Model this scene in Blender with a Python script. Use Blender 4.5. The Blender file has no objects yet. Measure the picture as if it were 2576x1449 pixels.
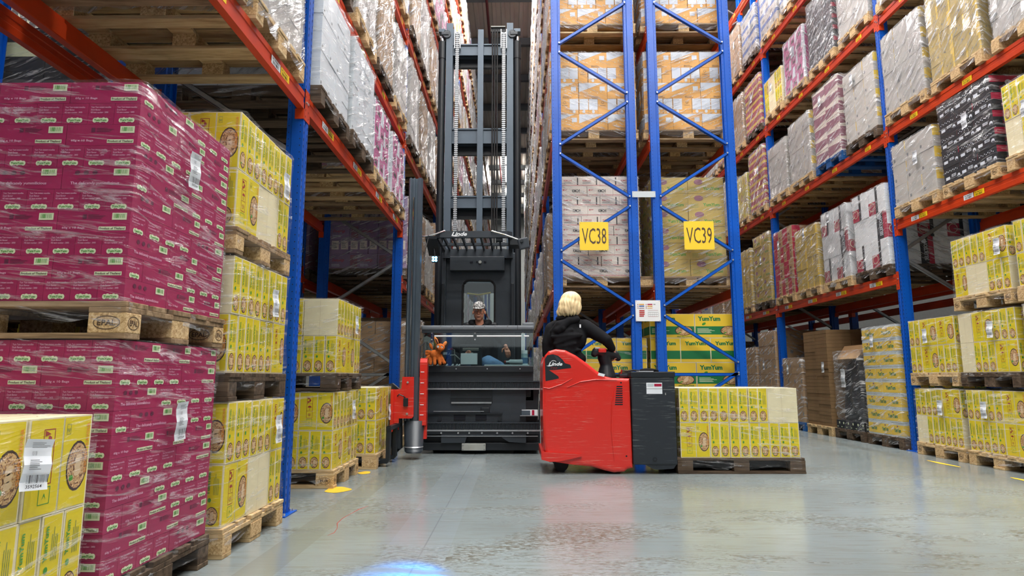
import bpy, bmesh, math, random
from math import pi, sin, cos, radians as R
from mathutils import Vector, Matrix, Euler
random.seed(7)
SC = bpy.context.scene
COL = SC.collection

# ------------------------------------------------------------------ camera
cd = bpy.data.cameras.new('camera'); cam = bpy.data.objects.new('camera', cd); COL.objects.link(cam)
cam.location = (0, 0, .9); cam.rotation_euler = (R(98.13), 0, R(.5))
cd.sensor_width = 36; cd.lens = 1565 / 2576 * 36; cd.clip_start = .05; cd.clip_end = 200
SC.camera = cam

# ------------------------------------------------------------------ world, exposure
w = bpy.data.worlds.new('world'); SC.world = w; w.use_nodes = True
w.node_tree.nodes['Background'].inputs[0].default_value = (.80, .90, 1, 1)
w.node_tree.nodes['Background'].inputs[1].default_value = .10
vs = SC.view_settings
vs.view_transform = 'Standard'; vs.look = 'None'; vs.exposure = -1.12; vs.gamma = 1; vs.use_curve_mapping = False
cy = SC.cycles
cy.max_bounces = 5; cy.diffuse_bounces = 3; cy.glossy_bounces = 2; cy.transmission_bounces = 4
cy.transparent_max_bounces = 10; cy.use_adaptive_sampling = True; cy.adaptive_threshold = .12; cy.adaptive_min_samples = 24; cy.use_denoising = True; cy.caustics_reflective = False
cy.caustics_refractive = False; cy.sample_clamp_indirect = 4

# ------------------------------------------------------------------ lamps (strips hung under the roof)
def area(name, loc, sx, sy, power, rot=(0, 0, 0), col=(1, .98, .95)):
    l = bpy.data.lights.new(name, 'AREA'); l.shape = 'RECTANGLE'; l.size = sx; l.size_y = sy
    l.energy = power; l.color = col
    o = bpy.data.objects.new(name, l); COL.objects.link(o); o.location = loc; o.rotation_euler = rot
    return o
LAMPS = []
for lx in (-.5, 3.85):
    for ly in (9.5, 13.4, 17.0, 36, 42): LAMPS.append((lx, min(ly, 15.4) if ly < 20 else ly, .5, 3.0, 950 if ly > 13 else 850, 12.3 if ly < 20 else 12.9))
for lx in (-1.2, 1.6, 4.4):
    for ly in (-5.5, -1.5, 3.0, 6.2): LAMPS.append((lx, ly, 2.2, .5, 520, 11.6))
for lx in (-5.2,):
    for ly in (6, 14): LAMPS.append((lx, ly, .5, 3.2, 700, 12.7))
for i, (lx, ly, sx, sy, pw, lz) in enumerate(LAMPS):
    area('lamp_light', (lx, ly, lz), sx, sy, pw)
    area('roof_fill', (lx, ly, lz + .15), sx, sy, pw * .45, (pi, 0, 0))  # upward fill added above each strip to brighten the roof sheet
# broad unseen fill light added behind the camera to lift the ambient level
area('rear_fill', (1.5, -9, 5.5), 12, 7, 300, (R(78), 0, 0), (.93, .97, 1))

# ------------------------------------------------------------------ materials
M = {}
def nt(name):
    m = bpy.data.materials.new(name); m.use_nodes = True
    t = m.node_tree; b = t.nodes['Principled BSDF']
    M[name] = m
    return m, t, b
def node(t, ty, **kw):
    n = t.nodes.new(ty)
    for k, v in kw.items():
        if k.startswith('i_'):
            n.inputs[int(k[2:]) if k[2:].isdigit() else k[2:]].default_value = v
        else: setattr(n, k, v)
    return n
def rgba(c): return (c[0], c[1], c[2], 1)
def coords(t, scale=(1, 1, 1), rot=(0, 0, 0), kind='Object'):
    tc = node(t, 'ShaderNodeTexCoord'); mp = node(t, 'ShaderNodeMapping'); src = tc.outputs[kind]
    if any(rot):
        m0 = node(t, 'ShaderNodeMapping'); t.links.new(src, m0.inputs[0]); m0.inputs['Rotation'].default_value = rot; src = m0.outputs[0]
    t.links.new(src, mp.inputs[0]); mp.inputs['Scale'].default_value = scale
    return mp.outputs[0]
def noise(t, vec, scale=5, detail=4, rough=.55, dist=0):
    n = node(t, 'ShaderNodeTexNoise'); n.inputs['Scale'].default_value = scale
    n.inputs['Detail'].default_value = detail; n.inputs['Roughness'].default_value = rough
    n.inputs['Distortion'].default_value = dist
    t.links.new(vec, n.inputs['Vector']); return n.outputs[0]
def ramp(t, fac, stops):
    r = node(t, 'ShaderNodeValToRGB'); e = r.color_ramp.elements
    while len(e) < len(stops): e.new(.5)
    for i, (p, c) in enumerate(stops):
        e[i].position = p; e[i].color = rgba(c) if isinstance(c, tuple) else (c, c, c, 1)
    t.links.new(fac, r.inputs[0]); return r.outputs[0]
def mixc(t, fac, a, b, mode='MIX'):
    m = node(t, 'ShaderNodeMix', data_type='RGBA', blend_type=mode)
    for s, v in ((0, fac), (6, a), (7, b)):
        if hasattr(v, 'links') or isinstance(v, bpy.types.NodeSocket): t.links.new(v, m.inputs[s])
        elif isinstance(v, tuple): m.inputs[s].default_value = rgba(v)
        else: m.inputs[s].default_value = v
    return m.outputs[2]
def math_(t, op, a, b=0.0):
    m = node(t, 'ShaderNodeMath', operation=op)
    for s, v in ((0, a), (1, b)):
        if isinstance(v, bpy.types.NodeSocket): t.links.new(v, m.inputs[s])
        else: m.inputs[s].default_value = v
    return m.outputs[0]
def bump(t, b, h, strength=.3, dist=.01):
    n = node(t, 'ShaderNodeBump'); n.inputs['Strength'].default_value = strength; n.inputs['Distance'].default_value = dist
    t.links.new(h, n.inputs['Height']); t.links.new(n.outputs[0], b.inputs['Normal']); return n
def flat(name, col, rough=.5, metal=0.0, spec=.5, var=.0, vscale=8, coat=0, emis=None, stretch=(1, 1, 1)):
    m, t, b = nt(name)
    b.inputs['Base Color'].default_value = rgba(col); b.inputs['Roughness'].default_value = rough
    b.inputs['Metallic'].default_value = metal; b.inputs['Specular IOR Level'].default_value = spec
    if coat: b.inputs['Coat Weight'].default_value = coat; b.inputs['Coat Roughness'].default_value = .08
    if var:
        n = noise(t, coords(t, stretch), vscale)
        d = tuple(c * (1 - var) for c in col); u = tuple(min(1, c * (1 + var)) for c in col)
        t.links.new(ramp(t, n, [(.3, d), (.7, u)]), b.inputs['Base Color'])
    if emis:
        b.inputs['Emission Color'].default_value = rgba(emis[:3]); b.inputs['Emission Strength'].default_value = emis[3]
    return m
def S(h):   # sRGB hex to linear
    return tuple(((int(h[i:i + 2], 16) / 255 + .055) / 1.055) ** 2.4 if int(h[i:i + 2], 16) > 10 else int(h[i:i + 2], 16) / 3294 for i in (0, 2, 4))

flat('rack_blue', S('0050b4'), .32, .0, .5, .12, 3)
flat('rack_orange', S('c23c14'), .35, .0, .5, .12, 4)
flat('slot_dark', (.006, .008, .015), .9)
flat('galvanised', (.42, .45, .47), .38, .75, .5, .12, 20)
flat('bolt_metal', (.75, .76, .78), .3, .9)
flat('chrome', (.8, .82, .85), .15, 1)
flat('truck_black', S('1d2227'), .42, .0, .4, .15, 6)
flat('truck_dark', S('30373e'), .4, .1, .5, .12, 5)
flat('mast_grey', S('505d69'), .38, .25, .5, .08, 3)
flat('steel_plate', S('a9aca6'), .45, .4, .5, .1, 8)
flat('rubber', (.012, .012, .013), .7)
flat('rubber_edge', S('6c737a'), .45)
flat('white_paint', S('e9edf0'), .4)
flat('label_white', S('e8edf2'), .45, var=.03)
flat('label_yellow', S('f3cb1b'), .45)
flat('sign_yellow', S('f5cf36'), .4)
flat('sign_brown', S('4c3a2c'), .5)
flat('sign_grey', S('c3ccd0'), .35)
flat('ink', (.01, .01, .012), .6)
flat('ink_grey', (.18, .19, .2), .6)
flat('ink_red', S('b02a2a'), .6)
flat('cream', S('e3d9b4'), .55, spec=.3, var=.04)
flat('yellow_print', S('dcc70f'), .38, spec=.4)
flat('gold_print', S('e6c233'), .45)
flat('green_print', S('3f8f2a'), .5)
flat('deep_green', S('11713f'), .45)
flat('green_grey', S('7e8a3c'), .6)
flat('icon_red', S('98291a'), .5)
flat('orange_print', S('df8a17'), .5)
flat('bowl_rim', S('3a2620'), .5)
flat('chicken', S('d9bd97'), .5)
flat('badge_cream', S('d8e0ba'), .5)
flat('magenta', S('9d1850'), .34, var=.1, vscale=5)
flat('magenta_text', S('d9a3bd'), .5)
flat('magenta_dark', S('5d1438'), .5)
flat('orange_white', S('d2d9e2'), .45)
flat('orange_box', S('dfa347'), .5, var=.06)
flat('kimchi_white', S('d9cfc5'), .5, var=.04)
flat('kimchi_red', S('b8444f'), .5)
flat('white_box', S('cfd6dc'), .45, var=.04)
flat('grey_white', S('b9b6b0'), .5, var=.06)
flat('kraft', S('a98963'), .62, spec=.25, var=.08)
flat('kraft_dark', S('7f6547'), .7, spec=.2, var=.1)
flat('kraft_yellow', S('b9a04f'), .55, var=.07)
flat('pink_print', S('b9538c'), .45)
flat('lilac', S('8a7295'), .5, var=.1)
flat('plum', S('8c5b6c'), .5, var=.1)
flat('black_box', S('1e2025'), .38)
flat('crimson', S('a8143c'), .4)
flat('box_blue', S('3c62a8'), .45)
flat('pallet_blue', S('0f4f8c'), .5, var=.12)
flat('truck_red_dark', S('7d1210'), .5)
flat('jeans', S('5f86ae'), .85, var=.15, vscale=30)
flat('hoodie_black', S('17181b'), .9, spec=.15, var=.25, vscale=12)
flat('skin', S('c98d73'), .5, var=.05)
flat('lip', S('9c5148'), .5)
flat('eye_white', (.85, .85, .85), .2)
flat('eye_dark', (.02, .015, .012), .15)
flat('stubble', S('8c5e4b'), .7)
flat('blond', S('e8cf9f'), .5, spec=.5, var=.16, vscale=10, stretch=(9, 9, 1.2))
flat('plush', S('b35f2b'), .95, spec=.1, var=.22, vscale=40)
flat('plush_light', S('d98a4e'), .95, spec=.1, var=.12, vscale=40)
flat('plush_dark', S('4a3030'), .95, spec=.1)
flat('plastic_teal', S('9fb9c0'), .35)
flat('pipe_red', S('7c1522'), .45)
flat('roof_beam', S('54595c'), .6)
flat('paint_yellow', S('e5b92e'), .5, var=.08, vscale=20)
flat('chalk_red', S('8f4a3f'), .8)
flat('blue_led', (.1, .5, 1), .3, emis=(.12, .5, 1, 30))
flat('lamp_glow', (1, 1, 1), .4, emis=(1, .98, .94, 9))
flat('lamp_case', S('c8ccce'), .5)
flat('film_bag', S('2a2d33'), .25, var=.3, vscale=9)
flat('door_light', S('e6ebee'), .5)
flat('wall_grey', S('9b9e9b'), .6, var=.05)
flat('clear_plastic', S('c5d0d4'), .12)

def red_paint():
    m, t, b = nt('truck_red')
    v = coords(t, (1.2, 1.2, 26)); n = noise(t, v, 3.2, 6, .7)
    big = noise(t, coords(t, (1, 1, 1)), 2.2, 2)
    f = math_(t, 'MULTIPLY', ramp(t, n, [(.56, 0.), (.66, 1.)]), ramp(t, big, [(.40, 0.), (.58, .8)]))
    col = mixc(t, f, S('d3261a'), S('cf8a7c'))
    t.links.new(col, b.inputs['Base Color']); b.inputs['Roughness'].default_value = .3
    b.inputs['Coat Weight'].default_value = .5; b.inputs['Coat Roughness'].default_value = .12
    m, t, b = nt('battery_box')
    n = noise(t, coords(t, (1.4, 1.4, 24)), 3.6, 6, .7)
    big = noise(t, coords(t, (1, 1, 1)), 2.6, 2)
    f = math_(t, 'MULTIPLY', ramp(t, n, [(.56, 0.), (.66, 1.)]), ramp(t, big, [(.42, 0.), (.58, .6)]))
    t.links.new(mixc(t, f, S('232930'), S('8d938f')), b.inputs['Base Color']); b.inputs['Roughness'].default_value = .45
red_paint()

def wood(name, c0, c1, c2):
    m, t, b = nt(name)
    oi = node(t, 'ShaderNodeObjectInfo')
    add = node(t, 'ShaderNodeVectorMath', operation='ADD')
    cm = node(t, 'ShaderNodeCombineXYZ')
    t.links.new(math_(t, 'MULTIPLY', oi.outputs['Random'], 50.), cm.inputs[0]); t.links.new(math_(t, 'MULTIPLY', oi.outputs['Random'], 31.), cm.inputs[1])
    v = coords(t, (1.3, 14, 14)); t.links.new(v, add.inputs[0]); t.links.new(cm.outputs[0], add.inputs[1])
    n = noise(t, add.outputs[0], 2.2, 6, .62, .6)
    col = ramp(t, n, [(.28, c0), (.5, c1), (.75, c2)])
    v2 = node(t, 'ShaderNodeVectorMath', operation='ADD'); t.links.new(coords(t, (2, 3, 3)), v2.inputs[0]); t.links.new(cm.outputs[0], v2.inputs[1])
    blot = noise(t, v2.outputs[0], 2.5, 3)
    col = mixc(t, ramp(t, blot, [(.5, 0.), (.72, .42)]), col, tuple(c * .38 for c in c1))
    br = mixc(t, math_(t, 'MULTIPLY', oi.outputs['Random'], .35), col, tuple(c * .45 for c in c1))
    t.links.new(br, b.inputs['Base Color']); b.inputs['Roughness'].default_value = .75
    b.inputs['Specular IOR Level'].default_value = .2
    bump(t, b, n, .25, .004)
wood('wood_new', S('9a7a50'), S('cdb083'), S('e4cfa6'))
wood('wood_old', S('55422e'), S('998063'), S('b9a284'))
wood('wood_dark', S('2c2620'), S('5a4b3d'), S('7b6a58'))
def chip():
    m, t, b = nt('chipboard')
    n = noise(t, coords(t), 90, 3, .7)
    t.links.new(ramp(t, n, [(.35, S('98794e')), (.5, S('c2a273')), (.66, S('dcc397'))]), b.inputs['Base Color'])
    b.inputs['Roughness'].default_value = .85
    m, t, b = nt('noodles')
    vo = node(t, 'ShaderNodeTexNoise'); t.links.new(coords(t), vo.inputs[0]); vo.inputs['Scale'].default_value = 60; vo.inputs['Distortion'].default_value = 2.5
    t.links.new(ramp(t, vo.outputs[0], [(.38, S('5f3a26')), (.47, S('b98a58')), (.62, S('d8b885'))]), b.inputs['Base Color'])
    b.inputs['Roughness'].default_value = .45
chip()

def film(name, base, streak, scale, rot, rough, bstr, tint=(.9, .91, .93)):
    m, t, b = nt(name)
    oi = node(t, 'ShaderNodeObjectInfo'); off = node(t, 'ShaderNodeVectorMath', operation='ADD')
    cm = node(t, 'ShaderNodeCombineXYZ'); t.links.new(math_(t, 'MULTIPLY', oi.outputs['Random'], 40.), cm.inputs[0])
    t.links.new(math_(t, 'MULTIPLY', oi.outputs['Random'], 23.), cm.inputs[2])
    t.links.new(coords(t, scale, rot), off.inputs[0]); t.links.new(cm.outputs[0], off.inputs[1]); v = off.outputs[0]
    n = noise(t, v, 2.6, 5, .66, .9)
    b.inputs['Base Color'].default_value = rgba(tint); b.inputs['Roughness'].default_value = rough
    b.inputs['Specular IOR Level'].default_value = .9
    bump(t, b, n, bstr, .05)
    st = ramp(t, n, [(.53, 0.), (.62, 1.)])  # white streaks painted into the milky film to imitate glints on wrinkles
    fac = math_(t, 'ADD', math_(t, 'MULTIPLY', st, streak), base)
    tr = node(t, 'ShaderNodeBsdfTransparent'); mx = node(t, 'ShaderNodeMixShader')
    t.links.new(fac, mx.inputs[0]); t.links.new(tr.outputs[0], mx.inputs[1]); t.links.new(b.outputs[0], mx.inputs[2])
    t.links.new(mx.outputs[0], t.nodes['Material Output'].inputs[0])
film('film_light', .03, .30, (1.2, 1.2, 11), (R(6), R(-6), 0), .12, 1.2)
film('film_mid', .09, .60, (1.3, 1.3, 12), (R(20), R(-20), 0), .12, 1.6)
film('film_heavy', .22, .72, (1.3, 1.3, 15), (R(38), R(-38), 0), .13, 2.0)
film('film_far', .25, .6, (3, 3, 1.5), (R(10), 0, 0), .16, 2.0)
def glass():
    m, t, b = nt('cab_glass')
    g = node(t, 'ShaderNodeBsdfGlossy'); g.inputs['Roughness'].default_value = .03
    tr = node(t, 'ShaderNodeBsdfTransparent'); tr.inputs[0].default_value = (.78, .86, .86, 1)
    mx = node(t, 'ShaderNodeMixShader'); mx.inputs[0].default_value = .10
    t.links.new(tr.outputs[0], mx.inputs[1]); t.links.new(g.outputs[0], mx.inputs[2])
    t.links.new(mx.outputs[0], t.nodes['Material Output'].inputs[0])
glass()
def cap_print():
    m, t, b = nt('cap_print')
    n = noise(t, coords(t), 55, 2, .5, 1.5)
    t.links.new(ramp(t, n, [(.49, (.02, .02, .02)), (.52, (.75, .75, .73))]), b.inputs['Base Color']); b.inputs['Roughness'].default_value = .8
cap_print()
def roof():
    m, t, b = nt('roof_sheet')
    n = noise(t, coords(t, (1, .2, 1)), 3, 3)
    t.links.new(ramp(t, n, [(.3, S('b9b1a6')), (.7, S('d0c8bc'))]), b.inputs['Base Color']); b.inputs['Roughness'].default_value = .6
roof()
def floor_mat():
    m, t, b = nt('floor_paint')
    v0 = coords(t, (1, 1, 1)); sep = node(t, 'ShaderNodeSeparateXYZ'); t.links.new(v0, sep.inputs[0]); X, Y = sep.outputs[0], sep.outputs[1]
    big = noise(t, v0, .55, 3, .5)
    base = ramp(t, big, [(.35, S('767f80')), (.65, S('8b979a'))])
    # rolled streaks across the lane
    st = noise(t, coords(t, (.9, 9, 1)), 3.5, 6, .7)
    base = mixc(t, ramp(t, st, [(.48, 0.), (.68, .7)]), base, S('6e7066'))
    # worn-through patches where the paint has rubbed off
    w1 = noise(t, coords(t, (.8, 1.7, 1)), 1.25, 4, .6, .5); w2 = noise(t, coords(t, (5, 12, 1)), 5.5, 7, .75, .4)
    zone = math_(t, 'MULTIPLY', ramp(t, w1, [(.46, 0.), (.60, 1.)]), ramp(t, math_(t, 'MULTIPLY', Y, .1), [(.36, 1.), (.62, .35)]))
    fine = ramp(t, math_(t, 'ADD', w2, math_(t, 'MULTIPLY', zone, .06)), [(.53, 0.), (.59, 1.)])
    base = mixc(t, math_(t, 'MULTIPLY', math_(t, 'MULTIPLY', zone, fine), .95), base, S('4f4b3d'))
    # thin pale scratches
    sc = noise(t, coords(t, (1.2, 26, 1), (0, 0, R(17))), 2.4, 3, .5)
    base = mixc(t, ramp(t, sc, [(.70, 0.), (.74, .35)]), base, S('c8d0d0'))
    def band(ax, lo, hi):
        return math_(t, 'MULTIPLY', math_(t, 'GREATER_THAN', ax, lo), math_(t, 'LESS_THAN', ax, hi))
    base = mixc(t, math_(t, 'MULTIPLY', band(X, -1.31, -1.12), .55), base, S('6f746f'))
    base = mixc(t, math_(t, 'MULTIPLY', band(X, 4.30, 4.46), .5), base, S('6f746f'))
    base = mixc(t, math_(t, 'MULTIPLY', band(X, -.503, -.495), .45), base, S('4b5050'))
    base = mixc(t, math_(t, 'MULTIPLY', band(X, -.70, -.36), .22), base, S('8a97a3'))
    t.links.new(base, b.inputs['Base Color'])
    rr = ramp(t, st, [(.3, .10), (.8, .26)]); rr = mixc(t, math_(t, 'MULTIPLY', zone, .5), rr, (.5, .5, .5))
    t.links.new(rr, b.inputs['Roughness']); b.inputs['Specular IOR Level'].default_value = .55
    bump(t, b, w2, .06, .003)
floor_mat()

# ------------------------------------------------------------------ object helpers
def tag(o, label=None, cat=None, group=None, kind=None):
    if label: o['label'] = label
    if cat: o['category'] = cat
    if group: o['group'] = group
    if kind: o['kind'] = kind
    return o
def thing(name, label, cat, loc=(0, 0, 0), rz=0, group=None):
    o = bpy.data.objects.new(name, None); COL.objects.link(o); o.location = loc; o.rotation_euler = (0, 0, rz)
    o.empty_display_size = .1
    return tag(o, label, cat, group)
def put(name, me, parent=None, loc=(0, 0, 0), rz=0, sc=None):
    o = bpy.data.objects.new(name, me); COL.objects.link(o)
    if parent: o.parent = parent
    o.location = loc
    if rz: o.rotation_euler = (0, 0, rz)
    if sc: o.scale = sc
    return o

_glyph = {}
def glyphs(s, bold=.02, shear=0.0):
    k = (s, bold, shear)
    if k not in _glyph:
        c = bpy.data.curves.new('t', 'FONT'); c.body = s; c.size = 1; c.fill_mode = 'FRONT'; c.offset = bold
        c.resolution_u = 2; c.shear = shear
        o = bpy.data.objects.new('t', c); COL.objects.link(o)
        bpy.context.view_layer.update()
        me = o.evaluated_get(bpy.context.evaluated_depsgraph_get()).to_mesh()
        vs_ = [(v.co.x, v.co.y) for v in me.vertices]; fs = [tuple(p.vertices) for p in me.polygons]
        o.to_mesh_clear(); bpy.data.objects.remove(o); bpy.data.curves.remove(c)
        x0 = min(v[0] for v in vs_); x1 = max(v[0] for v in vs_); y0 = min(v[1] for v in vs_); y1 = max(v[1] for v in vs_)
        _glyph[k] = ([((x - x0), (y - y0)) for x, y in vs_], fs, x1 - x0, y1 - y0)
    return _glyph[k]

class MB:
    def __init__(s): s.v = []; s.f = []; s.m = []; s.k = []
    def mi(s, k):
        if k not in s.k: s.k.append(k)
        return s.k.index(k)
    def add(s, vs_, fs, k):
        n = len(s.v); i = s.mi(k); s.v += [tuple(p) for p in vs_]
        for f in fs: s.f.append(tuple(n + a for a in f)); s.m.append(i)
        return s
    def box(s, a, b, k, skip=''):
        x0, y0, z0 = a; x1, y1, z1 = b
        v = [(x0, y0, z0), (x1, y0, z0), (x1, y1, z0), (x0, y1, z0), (x0, y0, z1), (x1, y0, z1), (x1, y1, z1), (x0, y1, z1)]
        return s.add(v, [(0, 3, 2, 1), (4, 5, 6, 7), (0, 1, 5, 4), (1, 2, 6, 5), (2, 3, 7, 6), (3, 0, 4, 7)], k)
    def cbox(s, c, d, k): return s.box([c[i] - d[i] / 2 for i in range(3)], [c[i] + d[i] / 2 for i in range(3)], k)
    def rbox(s, a, b, k, r=.01):   # box with chamfered vertical and horizontal edges
        bm = bmesh.new(); bmesh.ops.create_cube(bm, size=1)
        for v in bm.verts:
            v.co = Vector([(a[i] + b[i]) / 2 + v.co[i] * (b[i] - a[i]) for i in range(3)])
        bmesh.ops.bevel(bm, geom=bm.edges[:], offset=r, segments=2, profile=.6, affect='EDGES')
        s.frombm(bm, k); return s
    def frombm(s, bm, k):
        bm.verts.ensure_lookup_table(); bm.verts.index_update()
        s.add([v.co[:] for v in bm.verts], [[v.index for v in f.verts] for f in bm.faces], k); bm.free()
    def tube(s, pts, r, k, n=8, caps=True):
        pts = [Vector(p) for p in pts]; rs = r if isinstance(r, (list, tuple)) else [r] * len(pts)
        vs_ = []; fs = []
        for i, p in enumerate(pts):
            d = (pts[min(i + 1, len(pts) - 1)] - pts[max(i - 1, 0)]).normalized()
            a = d.cross(Vector((0, 0, 1)) if abs(d.z) < .9 else Vector((1, 0, 0))).normalized(); b_ = d.cross(a)
            for j in range(n):
                t = 2 * pi * j / n; vs_.append(p + (a * cos(t) + b_ * sin(t)) * rs[i])
        for i in range(len(pts) - 1):
            for j in range(n):
                fs.append((i * n + j, i * n + (j + 1) % n, (i + 1) * n + (j + 1) % n, (i + 1) * n + j))
        if caps: fs.append(tuple(range(n))); fs.append(tuple((len(pts) - 1) * n + j for j in range(n)))
        return s.add(vs_, fs, k)
    def prism(s, poly, axis, a, b, k):   # 2D polygon extruded along axis (0,1,2); poly coords are the other two axes in order
        o = [i for i in range(3) if i != axis]; vs_ = []
        for h in (a, b):
            for p in poly:
                q = [0, 0, 0]; q[axis] = h; q[o[0]] = p[0]; q[o[1]] = p[1]; vs_.append(q)
        n = len(poly); fs = [tuple(range(n))[::-1], tuple(range(n, 2 * n))] + [(i, (i + 1) % n, n + (i + 1) % n, n + i) for i in range(n)]
        return s.add(vs_, fs, k)
    # --- flat print on a frame F = (origin, u, v, n)
    def P(s, F, u, v, e=.001): return F[0] + F[1] * u + F[2] * v + F[3] * e
    def rect(s, F, u0, v0, u1, v1, k, e=.001): return s.add([s.P(F, u0, v0, e), s.P(F, u1, v0, e), s.P(F, u1, v1, e), s.P(F, u0, v1, e)], [(0, 1, 2, 3)], k)
    def poly(s, F, pts, k, e=.001): return s.add([s.P(F, u, v, e) for u, v in pts], [tuple(range(len(pts)))], k)
    def disc(s, F, u, v, ru, rv, k, e=.001, n=18, rot=0, clip=None):
        pts = []
        for i in range(n):
            t = 2 * pi * i / n; x, y = ru * cos(t), rv * sin(t)
            x, y = x * cos(rot) - y * sin(rot), x * sin(rot) + y * cos(rot)
            x += u; y += v
            if clip: x = min(max(x, clip[0]), clip[1])
            pts.append((x, y))
        return s.poly(F, pts, k, e)
    def frame(s, F, u0, v0, u1, v1, w_, k, e=.001):
        s.rect(F, u0, v0, u1, v0 + w_, k, e); s.rect(F, u0, v1 - w_, u1, v1, k, e); s.rect(F, u0, v0, u0 + w_, v1, k, e); s.rect(F, u1 - w_, v0, u1, v1, k, e)
    def text(s, F, u, v, size, st, k, e=.0015, rot=0, fit=None, bold=.02, shear=0):
        gv, gf, gw, gh = glyphs(st, bold, shear)
        sx = sy = size / max(gh, .7)
        if fit: sx = fit / gw
        c, n = cos(rot), sin(rot); vs_ = []
        for x, y in gv:
            x *= sx; y *= sy; vs_.append(s.P(F, u + x * c - y * n, v + x * n + y * c, e))
        return s.add(vs_, gf, k)
    def lines(s, F, u0, v0, u1, v1, n, k, e=.001):   # small print: n rows of thin bars
        rr = random.Random(n * 7 + int(u0 * 1000)); h = (v1 - v0) / n
        for i in range(n):
            s.rect(F, u0, v0 + i * h + h * .3, u0 + (u1 - u0) * rr.uniform(.6, 1), v0 + i * h + h * .7, k, e)
    def bars(s, F, u0, v0, u1, v1, k, n=14, e=.0015):
        rr = random.Random(n); x = u0; st = (u1 - u0) / n
        for i in range(n):
            s.rect(F, x, v0, x + st * rr.choice((.25, .4, .7)), v1, k, e); x += st
    def mesh(s, name, smooth=False):
        me = bpy.data.meshes.new(name); me.from_pydata(s.v, [], s.f)
        for k in s.k: me.materials.append(M[k])
        me.polygons.foreach_set('material_index', s.m)
        if smooth: me.polygons.foreach_set('use_smooth', [True] * len(s.f))
        me.update(); return me
    def build(s, name, parent=None, smooth=False, loc=(0, 0, 0), rz=0): return put(name, s.mesh(name, smooth), parent, loc, rz)

def frameat(o, u, v):
    u = Vector(u); v = Vector(v); return (Vector(o), u, v, u.cross(v).normalized())
def sideframes(w_, d, h):   # S,E,N,W faces of a box centred in x,y with base at z 0; u along the face, v up
    return [frameat((-w_ / 2, -d / 2, 0), (1, 0, 0), (0, 0, 1)), frameat((w_ / 2, -d / 2, 0), (0, 1, 0), (0, 0, 1)),
            frameat((w_ / 2, d / 2, 0), (-1, 0, 0), (0, 0, 1)), frameat((-w_ / 2, d / 2, 0), (0, -1, 0), (0, 0, 1))]

def blobs(name, parts, mat, parent=None, voxel=.01, smooth=2, loc=(0, 0, 0)):
    """One continuous surface from tapered capsules ('c', p0, r0, p1, r1) and ellipsoids ('e', centre, radii[, euler])."""
    bm = bmesh.new()
    for p in parts:
        if p[0] == 'e':
            q = bmesh.ops.create_uvsphere(bm, u_segments=20, v_segments=12, radius=1)['verts']
            rot = Euler(p[3]).to_matrix() if len(p) > 3 else Matrix.Identity(3)
            for v in q: v.co = Vector(p[1]) + rot @ Vector((v.co.x * p[2][0], v.co.y * p[2][1], v.co.z * p[2][2]))
        else:
            _, a, ra, b, rb = p; a = Vector(a); b = Vector(b); d = (b - a).normalized()
            x = d.cross(Vector((0, 0, 1)) if abs(d.z) < .9 else Vector((1, 0, 0))).normalized(); y = d.cross(x); rings = []
            prof = []
            for i in range(5): t = pi / 2 * i / 4; prof.append((a - d * ra * cos(t), ra * sin(t)))
            for i in range(5): t = pi / 2 * i / 4; prof.append((b + d * rb * sin(t), rb * cos(t)))
            for c, r in prof:
                r = max(r, 1e-4); rings.append([bm.verts.new(c + (x * cos(2 * pi * j / 14) + y * sin(2 * pi * j / 14)) * r) for j in range(14)])
            for i in range(len(rings) - 1):
                for j in range(14): bm.faces.new((rings[i][j], rings[i][(j + 1) % 14], rings[i + 1][(j + 1) % 14], rings[i + 1][j]))
            bm.faces.new(rings[0][::-1]); bm.faces.new(rings[-1])
    bmesh.ops.recalc_face_normals(bm, faces=bm.faces[:])
    me = bpy.data.meshes.new(name); bm.to_mesh(me); bm.free()
    o = bpy.data.objects.new(name, me); COL.objects.link(o)
    md = o.modifiers.new('r', 'REMESH'); md.mode = 'VOXEL'; md.voxel_size = voxel; md.use_smooth_shade = True
    sm = o.modifiers.new('s', 'SMOOTH'); sm.factor = .6; sm.iterations = smooth
    bpy.context.view_layer.update()
    me2 = bpy.data.meshes.new_from_object(o.evaluated_get(bpy.context.evaluated_depsgraph_get()))
    bpy.data.objects.remove(o); me2.name = name
    me2.materials.clear(); me2.materials.append(M[mat])
    for p in me2.polygons: p.use_smooth = True
    return put(name, me2, parent, loc)
# ------------------------------------------------------------------ the hall
def struct(name, mb, parent=None, smooth=False):
    o = mb.build(name, parent, smooth)
    if not parent: o['kind'] = 'structure'
    return o
ROOF = 13.4
fl = struct('floor', MB().box((-14, -14, -.2), (16, 52, 0), 'floor_paint'))
def paint(pts, k, z=.002, name='paint_mark', label=None):
    F = (Vector((0, 0, 0)), Vector((1, 0, 0)), Vector((0, 1, 0)), Vector((0, 0, 1)))
    o = MB().poly(F, pts, k, z).build(name, fl)
    if label: o['label'] = label
def blob2(cx, cy_, rx, ry, seed, n=26):
    rr = random.Random(seed); ph = [rr.uniform(0, 6.28) for _ in range(3)]
    return [(cx + rx * cos(2 * pi * i / n) * (1 + .16 * sin(3 * 2 * pi * i / n + ph[0])), cy_ + ry * sin(2 * pi * i / n) * (1 + .12 * sin(2 * 2 * pi * i / n + ph[1]))) for i in range(n)]
paint(blob2(-1.45, 5.17, .10, .13, 3), 'paint_yellow', label='yellow floor paint mark by the stamped pallet')
paint(blob2(-1.45, 6.07, .06, .08, 5), 'paint_yellow', label='small yellow floor paint mark further back')
paint(blob2(4.45, 6.74, .03, .24, 6), 'paint_yellow'); paint(blob2(4.45, 5.6, .03, .24, 8), 'paint_yellow')
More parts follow.
